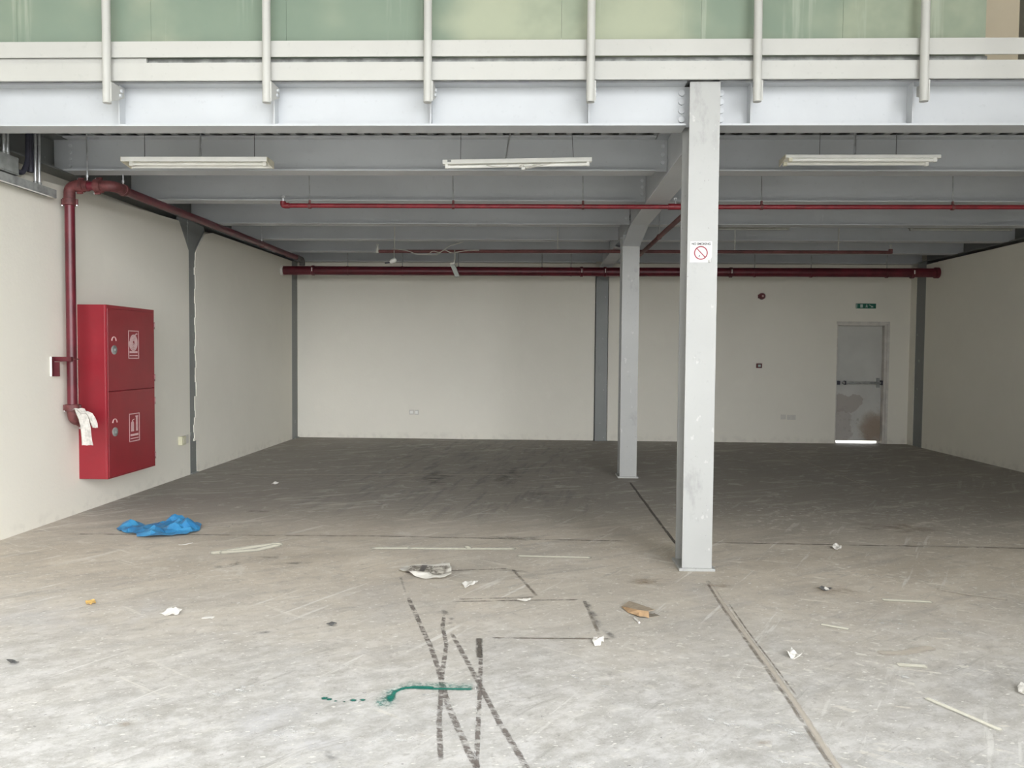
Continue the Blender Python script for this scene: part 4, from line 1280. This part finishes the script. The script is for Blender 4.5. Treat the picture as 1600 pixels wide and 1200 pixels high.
def sheet(name, outline, zf, mat, step=.03, thick=.0015, seed=1, jit=.3, parent=None, smooth=False, sub=0):
    """thin crumpled sheet with the given outline lying on the floor; zf(x, y) gives its height"""
    random.seed(seed)
    edge = []
    n = len(outline)
    for i in range(n):
        a, b_ = Vector(outline[i]), Vector(outline[(i + 1) % n])
        k = max(1, int((b_ - a).length / step))
        for j in range(k):
            edge.append(tuple(a.lerp(b_, j / k)))
    pts = list(edge)
    xs, ys = [p[0] for p in outline], [p[1] for p in outline]
    x = min(xs)
    while x < max(xs):
        y = min(ys)
        while y < max(ys):
            p = (x + random.uniform(-jit, jit) * step, y + random.uniform(-jit, jit) * step)
            if pip(p, edge) and min((Vector(p) - Vector(q)).length for q in edge) > step * .45:
                pts.append(p)
            y += step
        x += step
    m_ = len(edge)
    vv, ee, ff = delaunay_2d_cdt([Vector(p) for p in pts], [(i, (i + 1) % m_) for i in range(m_)], [], 1, 1e-5)[:3]
    b = MB()
    b.v = [(v.x, v.y, max(.0022, zf(v.x, v.y))) for v in vv]
    b.f = [tuple(f) for f in ff]
    o = obj(name, b, mat, parent, smooth)
    md = o.modifiers.new('solid', 'SOLIDIFY')
    md.thickness = thick
    md.offset = 1
    return o


def rough(amp, freq, seed, base=.004):
    def f(x, y):
        v = mnoise.noise(Vector((x * freq, y * freq, seed * 3.7)))
        w = mnoise.noise(Vector((x * freq * 2.3, y * freq * 2.3, seed * 1.9 + 5)))
        return base + amp * max(0, .45 + .8 * v + .4 * w)
    return f


# blue plastic sheet
bl = NT('blue_plastic')
bc = bl.mix(bl.rng(bl.noise(7, 4), .3, .7), (.028, .17, .38), (.055, .27, .50))
bl.p.inputs['Transmission Weight'].default_value = 0.0
M['blue'] = bl.fin(bc, .32, 0, .5)
peaks = [(-3.117, 6.15, .085, .10), (-2.93, 6.35, .12, .10), (-3.44, 6.40, .055, .09), (-3.14, 6.58, .12, .09), (-3.00, 6.28, .075, .09),
         (-3.25, 6.30, .04, .10), (-3.05, 6.48, .07, .08), (-2.87, 6.22, .05, .06), (-3.36, 6.26, .04, .06)]
def bagz(x, y):
    h = 0
    for px, py, a, r in peaks:
        d = math.hypot(x - px, y - py) / r
        h = max(h, a * max(0, 1 - d) ** 1.0)
    n = mnoise.noise(Vector((x * 9, y * 9, 2))) + .5 * mnoise.noise(Vector((x * 21, y * 21, 4)))
    return .005 + h * .75 + .020 * max(0, n + .2) + random.uniform(0, .014)
outline = [(-3.50, 6.27), (-3.39, 6.17), (-3.25, 6.12), (-3.20, 6.03), (-3.05, 6.01), (-2.96, 6.05), (-2.84, 6.13), (-2.80, 6.28), (-2.86, 6.46), (-3.02, 6.58),
           (-3.10, 6.68), (-3.20, 6.64), (-3.22, 6.50), (-3.33, 6.42), (-3.40, 6.50), (-3.52, 6.44)]
o = sheet('plastic_sheet', outline, bagz, M['blue'], .035, .0012, 3, .42)
tag(o, 'crumpled bright blue plastic sheet on the floor near the cabinet', 'plastic sheet')

# flattened paper sack
pm = NT('printed_paper_sack')
pf = pm.noise(16, 6, .7, None, 1.0)
pc = pm.mix(pm.rng(pf, .40, .56), (.58, .55, .49), (.20, .18, .155))
px_ = pm.xyz()
inx = pm.math('MULTIPLY', pm.rng(px_['X'], -.90, -.86), pm.rng(px_['X'], -.58, -.62))
iny = pm.math('MULTIPLY', pm.rng(px_['Y'], 5.09, 5.12), pm.rng(px_['Y'], 5.335, 5.31))
pc = pm.mix(pm.math('MULTIPLY', inx, iny), (.66, .64, .59), pc)
blk = pm.math('MULTIPLY', pm.math('MULTIPLY', pm.rng(px_['X'], -.795, -.785), pm.rng(px_['X'], -.745, -.755)),
              pm.math('MULTIPLY', pm.rng(px_['Y'], 5.16, 5.18), pm.rng(px_['Y'], 5.34, 5.32)))
pc = pm.mix(pm.math('MULTIPLY', blk, .9), pc, (.11, .10, .10))
M['paper'] = pm.fin(pc, .8, 0, .3)
def paperz(x, y):
    t_ = math.exp(-((y - 5.10 + (x + .75) * .12) / .045) ** 2) * .014 * (1 if x < -.70 else .3)
    return .006 + t_ + .016 * max(0, mnoise.noise(Vector((x * 12, y * 12, 1))) + .3) + .02 * max(0, (x + .62) / .06)
o = sheet('paper_sack', [(-.93, 5.20), (-.80, 5.06), (-.72, 5.02), (-.60, 5.02), (-.552, 5.06), (-.57, 5.22), (-.60, 5.37), (-.75, 5.37), (-.91, 5.31)], paperz, M['paper'], .022, .0015, 6, .3)
tag(o, 'flattened dirty white paper sack with faded print on the floor', 'paper sack')

SCR = [
    ('plaster_scrap', [(-.466, 4.89), (-.45, 4.94), (-.41, 4.955), (-.364, 4.935), (-.385, 4.88), (-.41, 4.85), (-.44, 4.83)], 'scrap', .03,
     'white fan-shaped scrap on the floor just below the paper sack'),
    ('paper_scrap', [(-.102, 4.585), (-.08, 4.60), (-.064, 4.64), (-.05, 4.60), (-.017, 4.59), (-.035, 4.555), (-.06, 4.56)], 'scrap', .035,
     'small white torn scrap at the edge of the cut floor rectangle'),
    ('paper_scrap', [(.304, 3.947), (.316, 3.99), (.335, 4.0), (.345, 3.985), (.368, 4.0), (.366, 3.95), (.345, 3.915), (.315, 3.91)], 'scrap', .04,
     'crumpled white scrap at the near corner of the cut floor rectangle'),
    ('paper_scrap', [(-2.125, 4.245), (-2.10, 4.27), (-2.104, 4.31), (-2.06, 4.325), (-2.022, 4.30), (-2.022, 4.24), (-2.06, 4.22), (-2.09, 4.235)], 'scrap', .03,
     'crumpled white scrap on the left side of the floor below the blue sheet'),
    ('paper_scrap', [(1.268, 3.844), (1.29, 3.85), (1.31, 3.89), (1.318, 3.86), (1.338, 3.82), (1.31, 3.79), (1.277, 3.80)], 'scrap', .04,
     'torn white scrap just right of the long floor joint'),
    ('paper_scrap', [(2.315, 6.04), (2.35, 6.07), (2.385, 6.09), (2.40, 6.03), (2.37, 5.96), (2.325, 5.96)], 'scrap', .04,
     'white scrap on the floor right of the near column by the cross joint'),
    ('paper_scrap', [(2.195, 3.50), (2.26, 3.54), (2.30, 3.50), (2.26, 3.44), (2.19, 3.41), (2.17, 3.45)], 'scrap', .03,
     'white paper scrap at the right edge of the view'),
    ('wood_chip', [(-2.66, 4.42), (-2.65, 4.45), (-2.625, 4.455), (-2.60, 4.425), (-2.605, 4.385), (-2.635, 4.39)], 'orange', .018,
     'small yellow-brown chip on the floor at far left'),
    ('debris_chip', [(-1.141, 4.141), (-1.118, 4.165), (-1.085, 4.15), (-1.105, 4.12)], 'dark_chip', .018, 'small dark chip on the floor left of the tape marks'),
    ('debris_chip', [(-2.515, 3.535), (-2.50, 3.555), (-2.455, 3.54), (-2.48, 3.515)], 'dark_chip', .02, 'dark grey chip on the floor at the left edge'),
    ('debris_chip', [(1.831, 4.95), (1.87, 4.98), (1.915, 4.935), (1.86, 4.915)], 'dark_chip', .02, 'dark chip with a white flake right of the near column'),
    ('paper_scrap', [(1.855, 4.935), (1.875, 4.955), (1.895, 4.93), (1.87, 4.915)], 'scrap', .028, 'tiny white flake lying on the dark chip'),
    ('paper_scrap', [(-2.99, 8.57), (-2.97, 8.63), (-2.92, 8.62), (-2.915, 8.56), (-2.95, 8.54)], 'scrap', .03, 'bright white scrap far back on the dark floor'),
    ('paper_scrap', [(-1.86, 4.19), (-1.845, 4.215), (-1.795, 4.215), (-1.80, 4.19)], 'scrap', .01, 'thin white flake right of the crumpled scrap on the left'),
    ('paper_scrap', [(-2.75, 5.80), (-2.71, 5.83), (-2.67, 5.87), (-2.69, 5.82)], 'scrap', .012, 'thin white sliver on the floor in front of the blue sheet'),
]
for i, (nm, poly, mt, amp, lab) in enumerate(SCR):
    o = sheet(nm, poly, rough(amp, 22, i + 2), M[mt], .013 if nm != 'plaster_scrap' else .016, .0025, i + 11, .35)
    tag(o, lab, 'scrap' if nm != 'debris_chip' else 'chip', 'scraps of litter on the floor')

# folded piece of brown card
t = thing('cardboard_piece', 'folded piece of brown cardboard on the floor before the near column', 'cardboard', (.6, 4.42, 0))
b = MB()
top = [(.525, 4.53, .012), (.575, 4.60, .02), (.70, 4.42, .03), (.655, 4.372, .036), (.60, 4.41, .03)]
b.v = top + [(x, y, z - .004) for x, y, z in top]
b.f = [(0, 4, 3, 2, 1), (5, 6, 7, 8, 9)] + [(i, (i + 1) % 5, 5 + (i + 1) % 5, 5 + i) for i in range(5)]
obj('top_flap', b, simple('faded_card', (.36, .30, .23), .85, 0, .12, 30), t)
b = MB()
fr = [(.518, 4.520, .010), (.60, 4.408, .029), (.655, 4.370, .035), (.655, 4.350, .003), (.60, 4.365, .003), (.55, 4.43, .003)]
b.v = fr + [(x + .004, y + .006, z) for x, y, z in fr]
b.f = [(0, 1, 2, 3, 4, 5), (11, 10, 9, 8, 7, 6)] + [(i, 6 + i, 6 + (i + 1) % 6, (i + 1) % 6) for i in range(6)]
obj('side_flap', b, M['brown_card'], t)
obj('bottom_flap', MB().prism([(.60, 4.375), (.655, 4.355), (.725, 4.385), (.70, 4.43)], 'z', .001, .005), simple('grey_card', (.24, .21, .17), .85, 0, .1, 30), t)
o = obj('paper_stick', MB().tube([(.572, 4.339, .006), (.590, 4.262, .006)], .006, 8), M['scrap'], None, True)
tag(o, 'short white paper stick on the floor beside the brown cardboard', 'paper stick')
